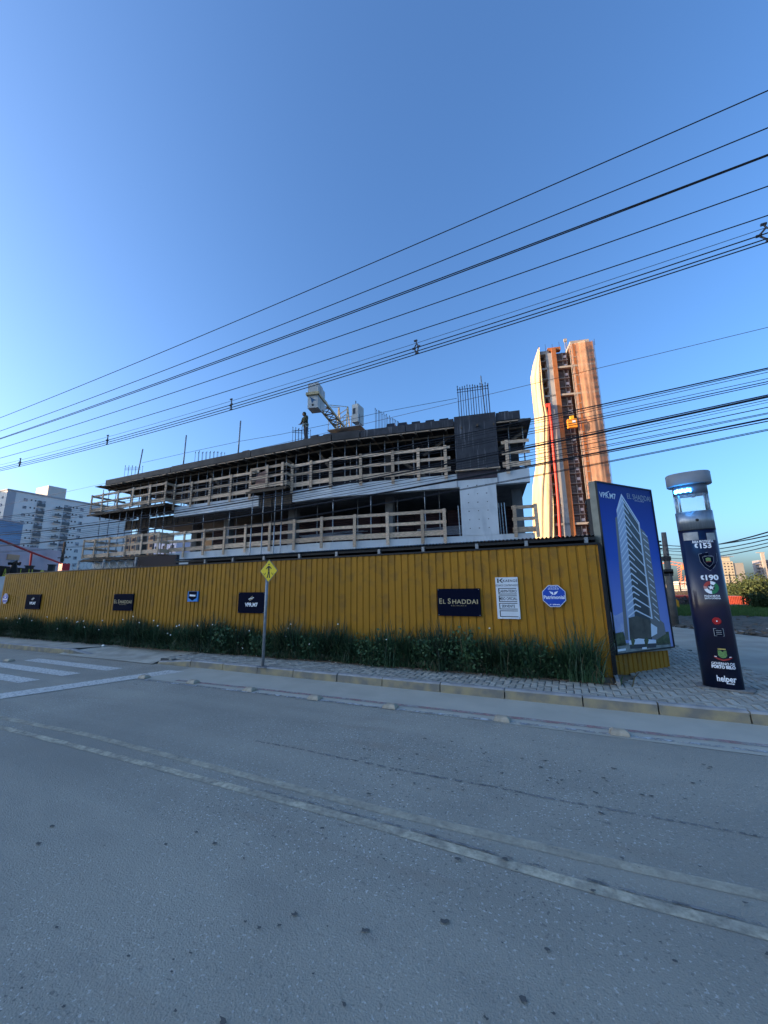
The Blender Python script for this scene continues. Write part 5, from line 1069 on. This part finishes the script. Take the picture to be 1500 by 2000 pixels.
# dark lamp post with cable close behind the billboard
p = on_y(1155, 1045, 9.3); tp_ = on_y(1149, 984, 9.3); t = thing('camera_post', 'dark post with a small camera between the shed roof and the billboard', 'post', (p.x, 9.3, PZ)); MB().tube([(p.x+.02, 9.3, PZ), tp_], .035, 8).build('pole', black_m, t)
MB().box(tp_.x-.06, 9.1, tp_.z-.02, tp_.x+.05, 9.35, tp_.z+.05).build('camera', black_m, t)
for k in range(7): z = p.z+.06+k*(tp_.z-p.z-.1)/7; MB().tube([(p.x-.04, 9.27, z), (p.x+.04, 9.27, z+.03)], .03, 6).build('insulator', black_m, t)
q = on_y(1175, 977, 9.1); tag(MB().tube([tp_, on_y(1162, 983, 9.25), q], .012, 5).build('lead_cable', black_m), 'short dark cable from the small post to the billboard side', 'cable')
# ------------------------------------------------------------------ white apartment block, left
AP = Frame(-180, 0, 90)
def ap(px, py): return AP.px(px, py)
apt = thing('apartment_block', 'white grey apartment block with dark balconies at the far left', 'building', AP.p(85, 10, 0))
aw = mat('white render wall', (.76, .73, .68), .85, 0, .1, .2); aw2 = mat('grey render wall', (.38, .38, .40), .85); agl = mat('balcony glass', (.10, .115, .125), .3, 0, .3, .6); awn = mat('window glass', (.34, .35, .37), .3, 0, col2=(.10, .11, .12), scale=1.1, lo=.45, hi=.52); afr = mat('window frame', (.45, .45, .46), .6)
aL, zR_ = ap(15, 957); aR = ap(260, 1000)[0]; zroof = zR_
MB().fbox(AP, aL, .0, 0, aR, 22, zroof).build('wall', aw, apt); a1_ = ap(32, 960)[0]; MB().fbox(AP, aL, -.15, 0, a1_, -.01, zroof-.3).build('grey_band', aw2, apt); MB().fbox(AP, aL-.2, -.3, zroof, aR, 22, zroof+.5).build('coping', aw2, apt)
b0, b1 = ap(95.6, 948), ap(130.5, 955); MB().fbox(AP, b0[0], .02, zroof-8, b1[0], 9, b0[1]).build('roof_box', mat('roof box wall', (.60, .56, .50), .85), apt); MB().fbox(AP, b0[0]-.1, -.05, 0, b1[0]+.1, -.0, zroof).build('centre_bay', aw, apt)
def C6(x, y): return (x/7.895, 930+y/7.895)
cols = [((395, 365), 58, 46, 'w'), ((485, 370), 22, 22, 's'), ((548, 380), 22, 22, 's'), ((635, 428), 128, 96, 'b'), ((893, 495), 108, 50, 'p'), ((1042, 500), 118, 96, 'b'), ((1132, 485), 22, 22, 's'), ((1186, 492), 22, 22, 's'), ((1262, 518), 56, 46, 'w'), ((40, 325), 26, 40, 'w')]
for (c, w, h, kd) in cols:
    a, z = ap(*C6(*c)); e0, e1 = ap(*C6(c[0]-w/2, c[1])), ap(*C6(c[0]+w/2, c[1])); hw2 = abs(e1[0]-e0[0])/2; hh = abs(ap(*C6(c[0], c[1]-h/2))[1]-ap(*C6(c[0], c[1]+h/2))[1])/2
    for k in range(12):
        zz = z-k*2.87
        if zz < 3: break
        if kd in 'ws':
            o = MB().fbox(AP, a-hw2, -.09, zz-hh, a+hw2, -.06, zz+hh).build('window', awn if kd == 'w' else wd, apt)
            if kd == 'w': MB().fbox(AP, a-.05, -.13, zz-hh, a+.05, -.09, zz+hh).build('frame', afr, o).parent = o; bpy.data.objects[-1] if False else None
        elif kd == 'b':
            MB().fbox(AP, a-hw2, -.1, zz-hh*.1, a+hw2, -.06, zz+hh).build('window', awn, apt); MB().fbox(AP, a-hw2, -.4, zz-hh*.95, a+hw2, -.34, zz-.0).build('balcony_rail', agl, apt); MB().fbox(AP, a-hw2-.05, -.42, zz-hh*.95-.1, a+hw2+.05, -.06, zz-hh*.95).build('balcony_slab', aw, apt)
        else:
            MB().fbox(AP, a-hw2, -.9, zz-hh*.6, a+hw2, -.84, zz+hh*.6).build('balcony_rail', agl, apt); MB().fbox(AP, a-hw2, -.9, zz-hh*.6-.15, a+hw2, -.06, zz-hh*.6).build('balcony_slab', aw, apt); MB().fbox(AP, a+hw2*.2, -.12, zz, a+hw2*.55, -.06, zz+hh*1.5).build('window', wd, apt)
for o in [o for o in bpy.data.objects if o.name.startswith('frame') and o.parent and o.parent.name.startswith('window')]: o.location = (0, 0, 0)
# low buildings in front of it
LB = Frame(-62, 14, 110)
q0, q1 = LB.px(-60, 1000), LB.px(46, 1022); zz0 = LB.px(20, 1019)[1]; z1 = LB.px(20, 1062)[1]
blu = thing('blue_clad_building', 'blue clad wall of a building at the left edge below the apartment block', 'building', LB.p(q0[0]+3, 3, 0)); MB().fbox(LB, q0[0], 0, 0, q1[0], 9, zz0).build('cladding', mat('blue cladding', (.16, .30, .46), .5, 0, .3, .8, stretch=(.3, .3, 3)), blu); MB().fbox(LB, q0[0], -.1, zz0, q1[0]+.1, 9.1, zz0+.2).build('coping', aw2, blu)
LB2 = Frame(-50, 14, 116); q0, q1 = LB2.px(-60, 1060), LB2.px(118, 1090); zt2 = LB2.px(10, 1063)[1]
pk = thing('plaster_house', 'pale pinkish plaster wall with orange louvre behind the red handrail', 'house', LB2.p(q0[0]+3, 3, 0)); MB().fbox(LB2, q0[0], 0, 0, q1[0], 8, zt2).build('wall', mat('pink plaster', (.50, .44, .47), .9, 0, .2, .6), pk)
l0, l1 = LB2.px(14, 1083), LB2.px(36, 1092); 
for k in range(4):
    zk = LB2.px(25, 1084+k*2.6)[1]; MB().fbox(LB2, l0[0], -.1, zk-.08, l1[0], -.02, zk+.04).build('louvre', mat('orange louvre', (.50, .33, .20), .7) if k == 0 else bpy.data.materials['orange louvre'], pk)
SB = Frame(-27, 10.2, 135)
def sb_(px, py, d=0): return SB.px(px, py, d)
sbt = thing('letter_board', 'dark sign board with yellow green capital letters above the left end of the fence', 'sign', SB.p(3, 0, 0)); e0, e1 = sb_(-40, 1105), sb_(120, 1117); MB().fbox(SB, e0[0], 0, 0, e1[0], .15, sb_(40, 1109)[1]).build('board', mat('board brown grey', (.075, .065, .06), .9, 0, .3, 1), sbt)
lime = mat('lime lettering', (.78, .84, .10), .6)
def lt(s_, px, py, size, sx): 
    a, z = sb_(px, py); text(s_, size, lambda u, v, w: SB.p(a+u, -.02-w, z+v), lime, sbt, .015, sx=sx)
hA = abs(sb_(8, 1112)[1]-sb_(8, 1134)[1])
for s_, px, py, sx in (('A', 8, 1121, 1.0), ('L', 40, 1121, .8), ('U', 58, 1121, 1.0), ('G', 80, 1122, 1.1), ('A', 102, 1125, 1.1)): lt(s_, px, py, hA*1.35, sx)
rl = thing('red_handrail', 'sloping red steel handrail in front of the left apartment block', 'handrail', SB.p(0, 3, 0))
def r3(px, py, d=3.0): a, z = sb_(px, py, d); return SB.p(a, d, z)
redm = mat('red paint', (.42, .03, .045), .5); MB().tube([r3(-25, 1043), r3(0, 1054), r3(60, 1078), r3(119, 1100)], .085, 8).build('rail', redm, rl, smooth=True); MB().tube([r3(62, 1079), r3(57, 1118)], .075, 8).build('post', redm, rl); g_ = r3(126, 1102); MB().box(g_.x-.3, g_.y-.3, g_.z-1.6, g_.x+.3, g_.y+.3, g_.z+.05).build('end_box', redm, rl)
def r4(px, py, d=-.6): a, z = sb_(px, py, d); return SB.p(a, d, z)
fl_ = thing('floodlight_bracket', 'black floodlights on a bracket over the lime lettering', 'floodlight', r4(28, 1120)); b = MB(); b.tube([r4(25, 1128), r4(27, 1110), r4(28, 1100)], [.22, .15, .10], 7); b.build('column', black_m, fl_); b = MB(); b.beam(r4(20, 1101), r4(30, 1096), .2, .14); b.beam(r4(28, 1099), r4(38, 1102), .12, .1); b.beam(r4(37, 1104), r4(39, 1098), .1, .1); b.build('lamp_head', black_m, fl_)
for px, lab in ((67, 'small dark chimney stub on the letter board left of the red post box'), (109, 'dark roof vent at the right end of the letter board')):
    a, z = sb_(px, 1112); t = thing('roof_stub', lab, 'vent', SB.p(a, 0, z)); h_ = .28 if px < 80 else .45; MB().fbox(SB, a-.16, .1, z-.4, a+.16, .4, z+h_*.6).build('stub', dark_m, t); MB().fbox(SB, a-.2, .06, z+h_*.6, a+.2, .44, z+h_*.6+.06).build('cap', dark_m, t)
tag(MB().box(FX0-14, FY+.1, PZ-.1, FX0-.03, FY+.25, on_y(0, 1126, FY+.1).z).build('neighbour_wall', mat('pale blue wall', (.42, .52, .58), .85, 0, .5, 1.2)), 'pale blue stained wall beside the far left end of the yellow fence', 'wall')
up = thing('utility_pole', 'dark wooden pole behind the fence in front of the white block at left', 'utility pole', (0, 0, 0)); A_, B_ = on_y(120, 1108, 26), on_y(127, 1058, 26); A_.z = 0; A_.x -= .3; up.location = A_; MB().tube([A_, B_], [.18, .13], 8).build('pole', woodd_m, up); MB().beam(B_+Vector((-1, 0, -1.9)), B_+Vector((1.2, 0, -2.0)), .1, .12).build('crossarm', woodd_m, up)
# ------------------------------------------------------------------ buildings seen through the site and beyond
def block(name, label, px0, px1, pyt, Y, depth, m, rows, colsn, wm, heading=0, side=None):
    F = Frame(0, Y, heading); a0, a1 = F.px(px0, pyt)[0], F.px(px1, pyt)[0]; zt_ = F.px((px0+px1)/2, pyt)[1]
    t = thing(name, label, 'building', F.p((a0+a1)/2, depth/2, LOW)); MB().fbox(F, a0, 0, LOW, a1, depth, zt_).build('wall', m, t); MB().fbox(F, a0-.15, -.15, zt_, a1+.15, depth, zt_+.3).build('coping', aw2, t)
    for r in range(rows):
        for c in range(colsn):
            w = (a1-a0)/colsn; a = a0+w*(c+.5); z = zt_-2.0-r*2.9
            if z > 1: MB().fbox(F, a-w*.22, -.05, z-.6, a+w*.22, -.02, z+.6).build('window', wm, t)
    return t, F, a0, a1, zt_
block('house', 'sunlit orange cream house seen through the left bay of the site', 246, 303, 1043, 95, 8, mat('orange cream wall', (.62, .36, .20), .9), 4, 5, wd)
block('house', 'lilac white house seen through the site beside the orange one', 300, 345, 1058, 88, 8, mat('lilac wall', (.55, .52, .60), .9), 3, 3, wd)
block('house', 'low white house with a teal sign seen under the left balcony', 160, 205, 1050, 100, 8, aw, 2, 3, wd)
# right hand side
pole = thing('utility_pole', 'tall concrete utility pole between the billboard and the beacon totem', 'utility pole', gnd(1318, 1222)); pB = gnd(1318, 1222); pT = on_y(1296, 1040, pB.y)
MB().tube([pB, pT], [.16, .09], 12).build('shaft', mat('pole concrete', (.17, .155, .14), .9, 0, .35, 4), pole, smooth=True)
def pat(t): return pB+(pT-pB)*t
for t_, r in ((.70, .16), (.56, .19), (.535, .17)): c = pat(t_); MB().box(c.x-r, c.y-.12, c.z-.05, c.x+r*.8, c.y+.12, c.z+.13).build('bracket', dark_m, pole)
for t_ in (.82, .86, .9): c = pat(t_); MB().tube([c+Vector((-.12, 0, 0)), c+Vector((-.28, 0, .02))], .04, 6).build('insulator', dark_m, pole)
for i, (dz, r) in enumerate(((.82, .016), (.86, .014), (.80, .012), (.76, .010), (.72, .010))):
    c = pat(dz); e = on_y(1500, 1022+i*7, 11.5); P = []; 
    for k in range(13): q = c+(e-c)*(k/12*1.35); q.z -= .25*4*(k/12)*(1-k/12); P.append(q)
    tag(MB().tube(P, r, 4).build('overhead_cable', cab_m), ['upper cable from the concrete pole to the right edge', 'second cable from the concrete pole to the right edge', 'third cable from the concrete pole to the right edge', 'fourth cable from the concrete pole to the right edge', 'lowest cable from the concrete pole to the right edge'][i], 'cable', 'cables of the side street')
    tag(MB().tube([c, c+Vector((-6, 2.5, -.3)), c+Vector((-14, 6, -.2))], r, 4).build('overhead_cable', cab_m), ['upper cable from the concrete pole going behind the billboard', 'second cable from the concrete pole going behind the billboard', 'third cable going behind the billboard', 'fourth cable going behind the billboard', 'lowest cable going behind the billboard'][i], 'cable', 'cables of the side street')
gp = [(1250, 1203), (1310, 1203), (1400, 1206), (1500, 1210), (1700, 1216), (1700, 1180), (1500, 1182), (1400, 1184), (1310, 1187), (1250, 1188)]
gr_m = mat('grass ground', (.06, .10, .03), .95, 0, .4, 1.5); sheet('grass_verge', [gnd(*p)[:2] for p in gp], .012, gr_m)
gb_ = MB(); r_ = random.Random(8)
for i in range(9000):
    px, py = r_.uniform(1290, 1520), r_.uniform(1184, 1205)+r_.uniform(0, 2); p = gnd(px, py); a = r_.uniform(0, 6.28); h = r_.uniform(.1, .28); w = .03
    gb_.v += [(p.x-w*math.cos(a), p.y-w*math.sin(a), 0), (p.x+w*math.cos(a), p.y+w*math.sin(a), 0), (p.x+r_.uniform(-.08, .08), p.y, h)]; gb_.f.append((3*i, 3*i+1, 3*i+2)); gb_.m.append(0)
gb_.build('grass', mat('grass blades', (.07, .13, .03), .8))['kind'] = 'stuff'
rb = MB(); 
for i in range(1300):
    px, py = r_.uniform(1300, 1560), r_.uniform(1206, 1226) if r_.random() < .5 else r_.uniform(1222, 1240)
    if py > 1224+(px-1310)*.11: continue
    p = gnd(px, py); s_ = r_.uniform(.02, .10)*(2 if r_.random() < .06 else 1); q = [Vector((r_.uniform(-1, 1), r_.uniform(-1, 1), r_.uniform(-.2, .9)))*s_ for _ in range(5)]; k = len(rb.v); rb.v += [(p.x+v.x, p.y+v.y, max(0, v.z)) for v in q]; rb.f += [(k, k+1, k+2), (k, k+2, k+3), (k+1, k+2, k+4), (k, k+3, k+4), (k, k+1, k+4)]; rb.m += [0 if r_.random() < .75 else 1]*5
rb.build('rubble', [mat('rubble dirt', (.13, .10, .07), .95), mat('rubble concrete', (.30, .29, .27), .95)])['kind'] = 'stuff'
# mounds of earth
mb2 = MB(); nx, ny = 40, 10
E0, E1 = gnd(1300, 1222), gnd(1560, 1250)
for i in range(nx+1):
    for j in range(ny+1):
        p = E0+(E1-E0)*i/nx; q = gnd(1300+260*i/nx, 1203); v = j/ny; P_ = p*(1-v)+q*v; z = .14*math.sin(math.pi*v)**.6*(.6+.4*math.sin(i*.9)*math.cos(j*1.1+i*.4))+.03*r_.random(); mb2.v.append((P_.x, P_.y, z if 0 < v < 1 else 0))
for i in range(nx):
    for j in range(ny): mb2.f.append((i*(ny+1)+j, (i+1)*(ny+1)+j, (i+1)*(ny+1)+j+1, i*(ny+1)+j+1)); mb2.m.append(0)
o = mb2.build('earth_verge', mat('earth bank', (.13, .105, .075), .95, 0, .5, 2, bump=.5, bscale=12)); o['kind'] = 'structure'
# kerb line and expansion line of the side street
strip('side_gutter', [B0, gnd(1350, 1281), gnd(1395, 1297), B1, gnd(1500, 1329)], .05, mat('gutter black line', (.03, .03, .03), .9), .0)  # flat black line along the paver edge
bl0 = gnd(1300, 1265); 
for nm, p0, p1, lab in (('stick', gnd(1447, 1310), gnd(1477, 1320), 'thin dark stick on the side street right of the totem'),): tag(MB().tube([(p0.x, p0.y, .02), (p1.x, p1.y, .02)], .02, 5).build(nm, dark_m), lab, 'stick')
bar_m = mat('yellow barrier plastic', (.85, .36, .02), .5)
for lab, x0, x1 in (('yellow plastic barrier left of the concrete pole', 1299, 1309), ('yellow plastic barrier right of the concrete pole', 1315.5, 1327)):
    A = gnd(x0, 1189); B = gnd(x1, 1189); F = Frame(A.x, A.y, 0); w = (B-A).length; h = F.px(x0, 1170)[1]; t = thing('plastic_barrier', lab, 'barrier', A, 'yellow barriers'); b = MB(); c_ = .12
    P = [(c_, 0), (w-c_, 0), (w, c_), (w, h-c_), (w-c_, h), (c_, h), (0, h-c_), (0, c_)]; n = 8; b.add([F.p(a, 0, z) for a, z in P]+[F.p(a, .18, z) for a, z in P], [tuple(range(n)), tuple(range(n, 2*n))[::-1]]+[(i, n+i, n+(i+1) % n, (i+1) % n) for i in range(n)]); b.build('panel', bar_m, t)
    for k in range(4): MB().fbox(F, w*.15+k*w*.2, -.03, h*.2, w*.15+k*w*.2+.05, -.004, h*.85).build('rib', bar_m, t)
F = Frame(0, 46, 0); a0, a1 = F.px(1300, 1170)[0], F.px(1352, 1170)[0]; zt_ = F.px(1330, 1163)[1]
ct = thing('container', 'dark red container behind the yellow barriers and dark debris', 'container', F.p(a0+1, 1, 0)); MB().fbox(F, a0, 0, -1, a1, 2.4, zt_).build('body', mat('maroon paint', (.20, .035, .03), .7), ct)
for k in range(16): MB().fbox(F, a0+k*(a1-a0)/16, -.06, .1, a0+(k+.5)*(a1-a0)/16, -.004, zt_-.1).build('rib', bpy.data.materials['maroon paint'], ct)
F = Frame(0, 40, 0); dbm = mat('dark debris', (.06, .055, .055), .9); b = MB()
for i in range(260):
    px = r_.uniform(1326, 1352); h = 1184-11*math.sin(math.pi*min(1, max(0, (px-1322)/34))); a, z = F.px(px, r_.uniform(h, 1186)); s_ = r_.uniform(.15, .5); c = F.p(a, r_.uniform(-.5, 1), z); d = Vector((r_.uniform(-1, 1), r_.uniform(-.5, .5), r_.uniform(-.6, .6))).normalized()*s_; b.beam(c-d, c+d, .12, .05)
tag(b.build('debris_heap', dbm), 'heap of dark broken boards beside the barriers', 'debris heap')['kind'] = 'stuff'
# fence line of brown boards above
F = Frame(0, 55, 0); a0, a1 = F.px(1300, 1160)[0], F.px(1352, 1160)[0]; bf = thing('board_fence', 'dark brown board fence behind the barriers near the horizon', 'fence', F.p(a0, 0, 0)); MB().fbox(F, a0, .05, LOW, a1, .1, F.px(1320, 1159)[1]).build('backing', woodd_m, bf)
for k in range(26): MB().fbox(F, a0+k*(a1-a0)/26, 0, 0, a0+(k+.8)*(a1-a0)/26, .045, F.px(1320, 1155+random.uniform(-2, 3))[1]).build('board', woodd_m, bf)
# red truck, standing on the lower ground
F = Frame(0, 54, -4); R0, R1 = F.px(1405, 1175)[0], F.px(1473, 1178)[0]; red2 = mat('orange red truck paint', (.62, .12, .06), .5, 0, .3, 1)
tk = thing('truck', 'orange red tipper truck parked beside the trees at right', 'truck', F.p((R0+R1)/2, 1, LOW)); ztk = F.px(1440, 1164.5)[1]; L = R1-R0; G = LOW
MB().fbox(F, R0, 0, G+1.3, R0+L*.70, 2.4, ztk).build('tipper_body', red2, tk); MB().fbox(F, R0, .2, G+.9, R0+L*.95, 2.2, G+1.28).build('chassis', red2, tk)
for k in range(14): MB().fbox(F, R0+k*L*.70/14, -.07, G+1.32, R0+(k+.35)*L*.70/14, -.002, ztk-.02).build('rib', red2, tk)
b = MB(); c0, c1 = R0+L*.74, R1; P = [(c0, G+.8), (c1, G+.8), (c1, G+1.8), (c1-.3, ztk-.1), (c0, ztk-.1)]; n = 5; b.add([F.p(a, .05, z) for a, z in P]+[F.p(a, 2.35, z) for a, z in P], [tuple(range(n)), tuple(range(n, 2*n))[::-1]]+[(i, n+i, n+(i+1) % n, (i+1) % n) for i in range(n)]); b.build('cab', red2, tk)
MB().fbox(F, c0+.3, .035, G+1.9, c1-.4, .045, ztk-.25).build('cab_window', bpy.data.materials['dark glass'], tk)
for a in (R0+.9, R0+2.0, c0+.6): MB().tube([F.p(a, 0, G+.5), F.p(a, .3, G+.5)], .5, 16).build('wheel', black_m, tk); MB().tube([F.p(a, -.02, G+.5), F.p(a, 0, G+.5)], .22, 12).build('wheel_hub', galvd_m, tk)
# trees and bushes on the right
def tree(label, px, py_b, Y, h, w, seed, col_m, n=1700, name='tree', cat='tree', trunk=True):
    r = random.Random(seed); base = on_y(px, py_b, Y); base.z = LOW if Y > 50 else 0.; t = thing(name, label, cat, base); hub = []
    if trunk:
        b = MB(); b.tube([(0, 0, 0), (.1, 0, h*.3), (0, .1, h*.55)], [.2, .14, .08], 7)
        for k in range(6): a = k*1.05+r.random(); e = (math.cos(a)*w*.32, math.sin(a)*w*.32, h*r.uniform(.5, .8)); b.tube([(.05, 0, h*.32), e], [.08, .03], 5)
        b.build('trunk', woodd_m, t, world=False)
    for k in range(13): hub.append((Vector((r.uniform(-.38, .38)*w, r.uniform(-.3, .3)*w, h*r.uniform(.30, .85))), r.uniform(.12, .23)*w))
    b = MB()
    for i in range(n):
        c, rad = r.choice(hub); v = Vector((r.gauss(0, 1), r.gauss(0, 1), r.gauss(0, .75))); v = v.normalized()*rad*r.uniform(.6, 1.1); p = c+v; p.z = max(p.z, .05); u = Vector((r.gauss(0, 1), r.gauss(0, 1), r.gauss(0, 1))).normalized(); q = u.cross(Vector((r.random(), r.random(), 1))).normalized(); s_ = r.uniform(.10, .24)*(1 if trunk else .35)
        k = len(b.v); b.v += [tuple(p-u*s_), tuple(p+q*s_*.6), tuple(p+u*s_), tuple(p-q*s_*.6)]; b.f.append((k, k+1, k+2, k+3)); b.m.append(0 if r.random() < .7 else 1)
    b.build('crown', col_m, t, world=False)
cg1 = [mat('leaf olive', (.075, .095, .03), .8), mat('leaf green', (.045, .068, .025), .8)]; cg2 = [mat('leaf dark', (.035, .055, .02), .8), mat('leaf dark b', (.05, .075, .025), .8)]
for i, (px, Y, h, w) in enumerate(((1450, 82, 4.4, 7), (1466, 74, 4.5, 7), (1490, 78, 5.2, 8), (1512, 74, 5.1, 8), (1532, 80, 6.1, 8), (1432, 95, 4.6, 6))):
    tree(['low olive green tree behind the truck cab', 'broad olive tree in the middle of the grove at right', 'tallest olive tree near the right edge', 'olive tree cut by the right edge of the picture', 'olive tree just outside the right edge', 'small olive tree left of the grove beside the totem'][i], px, 1165, Y, h, w, i+3, cg1)
for i, (px, Y, h, w) in enumerate(((1480, 36, .95, 1.7), (1498, 33, 1.0, 1.7), (1518, 33, 1.1, 2))):
    tree(['dark bush in front of the truck nose', 'dark bush at the right edge above the grass', 'dark bush just beyond the right edge'][i], px, 1188, Y, h, w, i+30, cg2, 1500, 'bush', 'bush', False)
# distant buildings
yb = mat('pale yellow block wall', (.62, .50, .32), .9); t, F, a0, a1, zt_ = block('apartment_tower', 'pale yellow apartment tower beyond the totem on the horizon', 1404, 1431, 1097, 470, 18, yb, 12, 4, wd, heading=12)
MB().fbox(F, a1, .5, 0, a1+9, 16, zt_-1.5).build('shaded_wing', mat('shaded yellow wall', (.40, .35, .28), .9), t); MB().fbox(F, a1-13, 2, zt_+.3, a1-1, 14, zt_+5).build('roof_house', yb, t); MB().fbox(F, a1-14, 1, zt_+5, a1+2.5, 15, zt_+5.6).build('roof_slab', aw2, t)  # right side stands in shade, put into its colour as a darker yellow
t, F, a0, a1, zt_ = block('unfinished_tower', 'grey unfinished tower with a lift mast at the right edge of the horizon', 1482, 1520, 1094, 520, 16, mat('far grey concrete', (.27, .25, .26), .9), 11, 4, wd)
for k in range(10): MB().fbox(F, a0-3.5, -1, zt_-4-k*3.4, a0, 8, zt_-3.5-k*3.4).build('balcony_slab', tconc, t)
q = F.px(1487, 1080); MB().fbox(F, q[0]-1.4, -2, 0, q[0]+1.4, -.5, q[1]).build('lift_mast', tconc, t); MB().fbox(F, q[0]-4.5, -2, q[1], q[0]+2, -.5, q[1]+.7).build('mast_arm', tconc, t)
block('office_block', 'small white building below the orange crane on the horizon', 1313, 1327, 1143, 330, 20, mat('far cream wall', (.60, .50, .38), .9), 5, 4, wd); block('office_block', 'second white building below the orange crane mast', 1326, 1341, 1136, 360, 20, mat('far white wall', (.58, .54, .48), .9), 7, 4, wd); block('warehouse', 'low orange building behind the concrete pole', 1296, 1314, 1149, 240, 15, mat('far orange wall', (.50, .24, .12), .9), 2, 5, wd)
oc = mat('orange crane paint', (.70, .22, .10), .6); F = Frame(0, 300, 0); oct_ = thing('tower_crane', 'distant orange tower crane left of the totem', 'crane', F.p(F.px(1343, 1150)[0], 0, 0))
def fp(px, py, d=0): a, z = F.px(px, py, d); return F.p(a, d, z)
b = MB(); m0_, m1_ = fp(1336, 1170), fp(1336, 1104)
for dx in (-1.1, 1.1):
    b.beam((m0_.x+dx, 300, 0), (m1_.x+dx, 300, m1_.z), .35, .35)
for k in range(10): zz = k*m1_.z/10; b.beam((m0_.x-1.1, 300, zz), (m0_.x+1.1, 300, zz+m1_.z/10), .25, .25)
b.build('mast', oc, oct_); b = MB(); j0, j1, j2 = fp(1200, 1085), fp(1345, 1108), fp(1320, 1100)
b.beam(j0, j1, .5, .5); b.beam(j0+Vector((0, 0, 1.8)), fp(1340, 1101), .35, .35)
for k in range(18): u = j0+(j1-j0)*k/18; v = j0+(j1-j0)*(k+1)/18; b.beam(u, v+Vector((0, 0, 1.8)), .18, .18)
b.build('jib', oc, oct_); MB().tube([fp(1326, 1108), fp(1326, 1150)], .12, 4).build('hook_line', dark_m, oct_); c = fp(1338, 1106); MB().box(c.x-2, 298, c.z-2, c.x+2, 302, c.z+1).build('slewing_house', oc, oct_)
for lab, px, yt, Y in (('thin dark utility pole with crossarms in front of the yellow tower', 1424, 1120, 110), ('thin distant pole beside the white buildings', 1327, 1137, 150)):
    F2 = Frame(0, Y, 0); a, z = F2.px(px, yt); t = thing('utility_pole', lab, 'utility pole', F2.p(a, 0, LOW)); MB().tube([F2.p(a, 0, LOW), F2.p(a, 0, z)], [.2, .13], 6).build('shaft', dark_m, t)
    for k in (.4, 2.2): MB().beam(F2.p(a-1.6, 0, z-k), F2.p(a+1.6, 0, z-k), .16, .16).build('crossarm', dark_m, t)
hl = MB(); pts = []
for i in range(120):
    x = -1500+i*55; h = 34+30*math.sin(i*.11)+14*math.sin(i*.37+1)+6*math.sin(i*.9); hl.v += [(x, 3200, -5), (x, 3200+h, max(10, h)), (x, 3600, -5)]
for i in range(119):
    for j in range(2): hl.f.append((3*i+j, 3*i+3+j, 3*i+4+j, 3*i+1+j)); hl.m.append(0)
hl.build('hills', mat('hazy hills', (.16, .20, .26), .95))['kind'] = 'structure'  # blue distance haze painted into the hill colour
# ------------------------------------------------------------------ unseen blocks added to cast shade on the site and the white block
def shade_block(label, cx, cy, w, d, h, deg, m):
    F = Frame(cx, cy, deg); t = thing('apartment_block', label, 'building', (cx, cy, 0)); MB().fbox(F, -w/2, -d/2, 0, w/2, d/2, h).build('wall', m, t); MB().fbox(F, -w/2-.2, -d/2-.2, h, w/2+.2, d/2+.2, h+.6).build('coping', aw2, t)
    for r in range(int(h/3)-1):
        for c in range(int(w/4)): MB().fbox(F, -w/2+2+c*4-.8, -d/2-.06, 2+r*3, -w/2+2+c*4+.8, -d/2-.01, 3.5+r*3).build('window', awn, t)
shade_block('second beige apartment block, far outside the picture beyond the white one', -262, 36, 14, 60, 54, 24, mat('sand wall', (.42, .36, .30), .9))
shade_block('beige apartment block across the street, outside the picture to the left', -93.2, -48.6, 53, 14, 38, 120, mat('beige wall', (.42, .38, .33), .9))
flush_text()
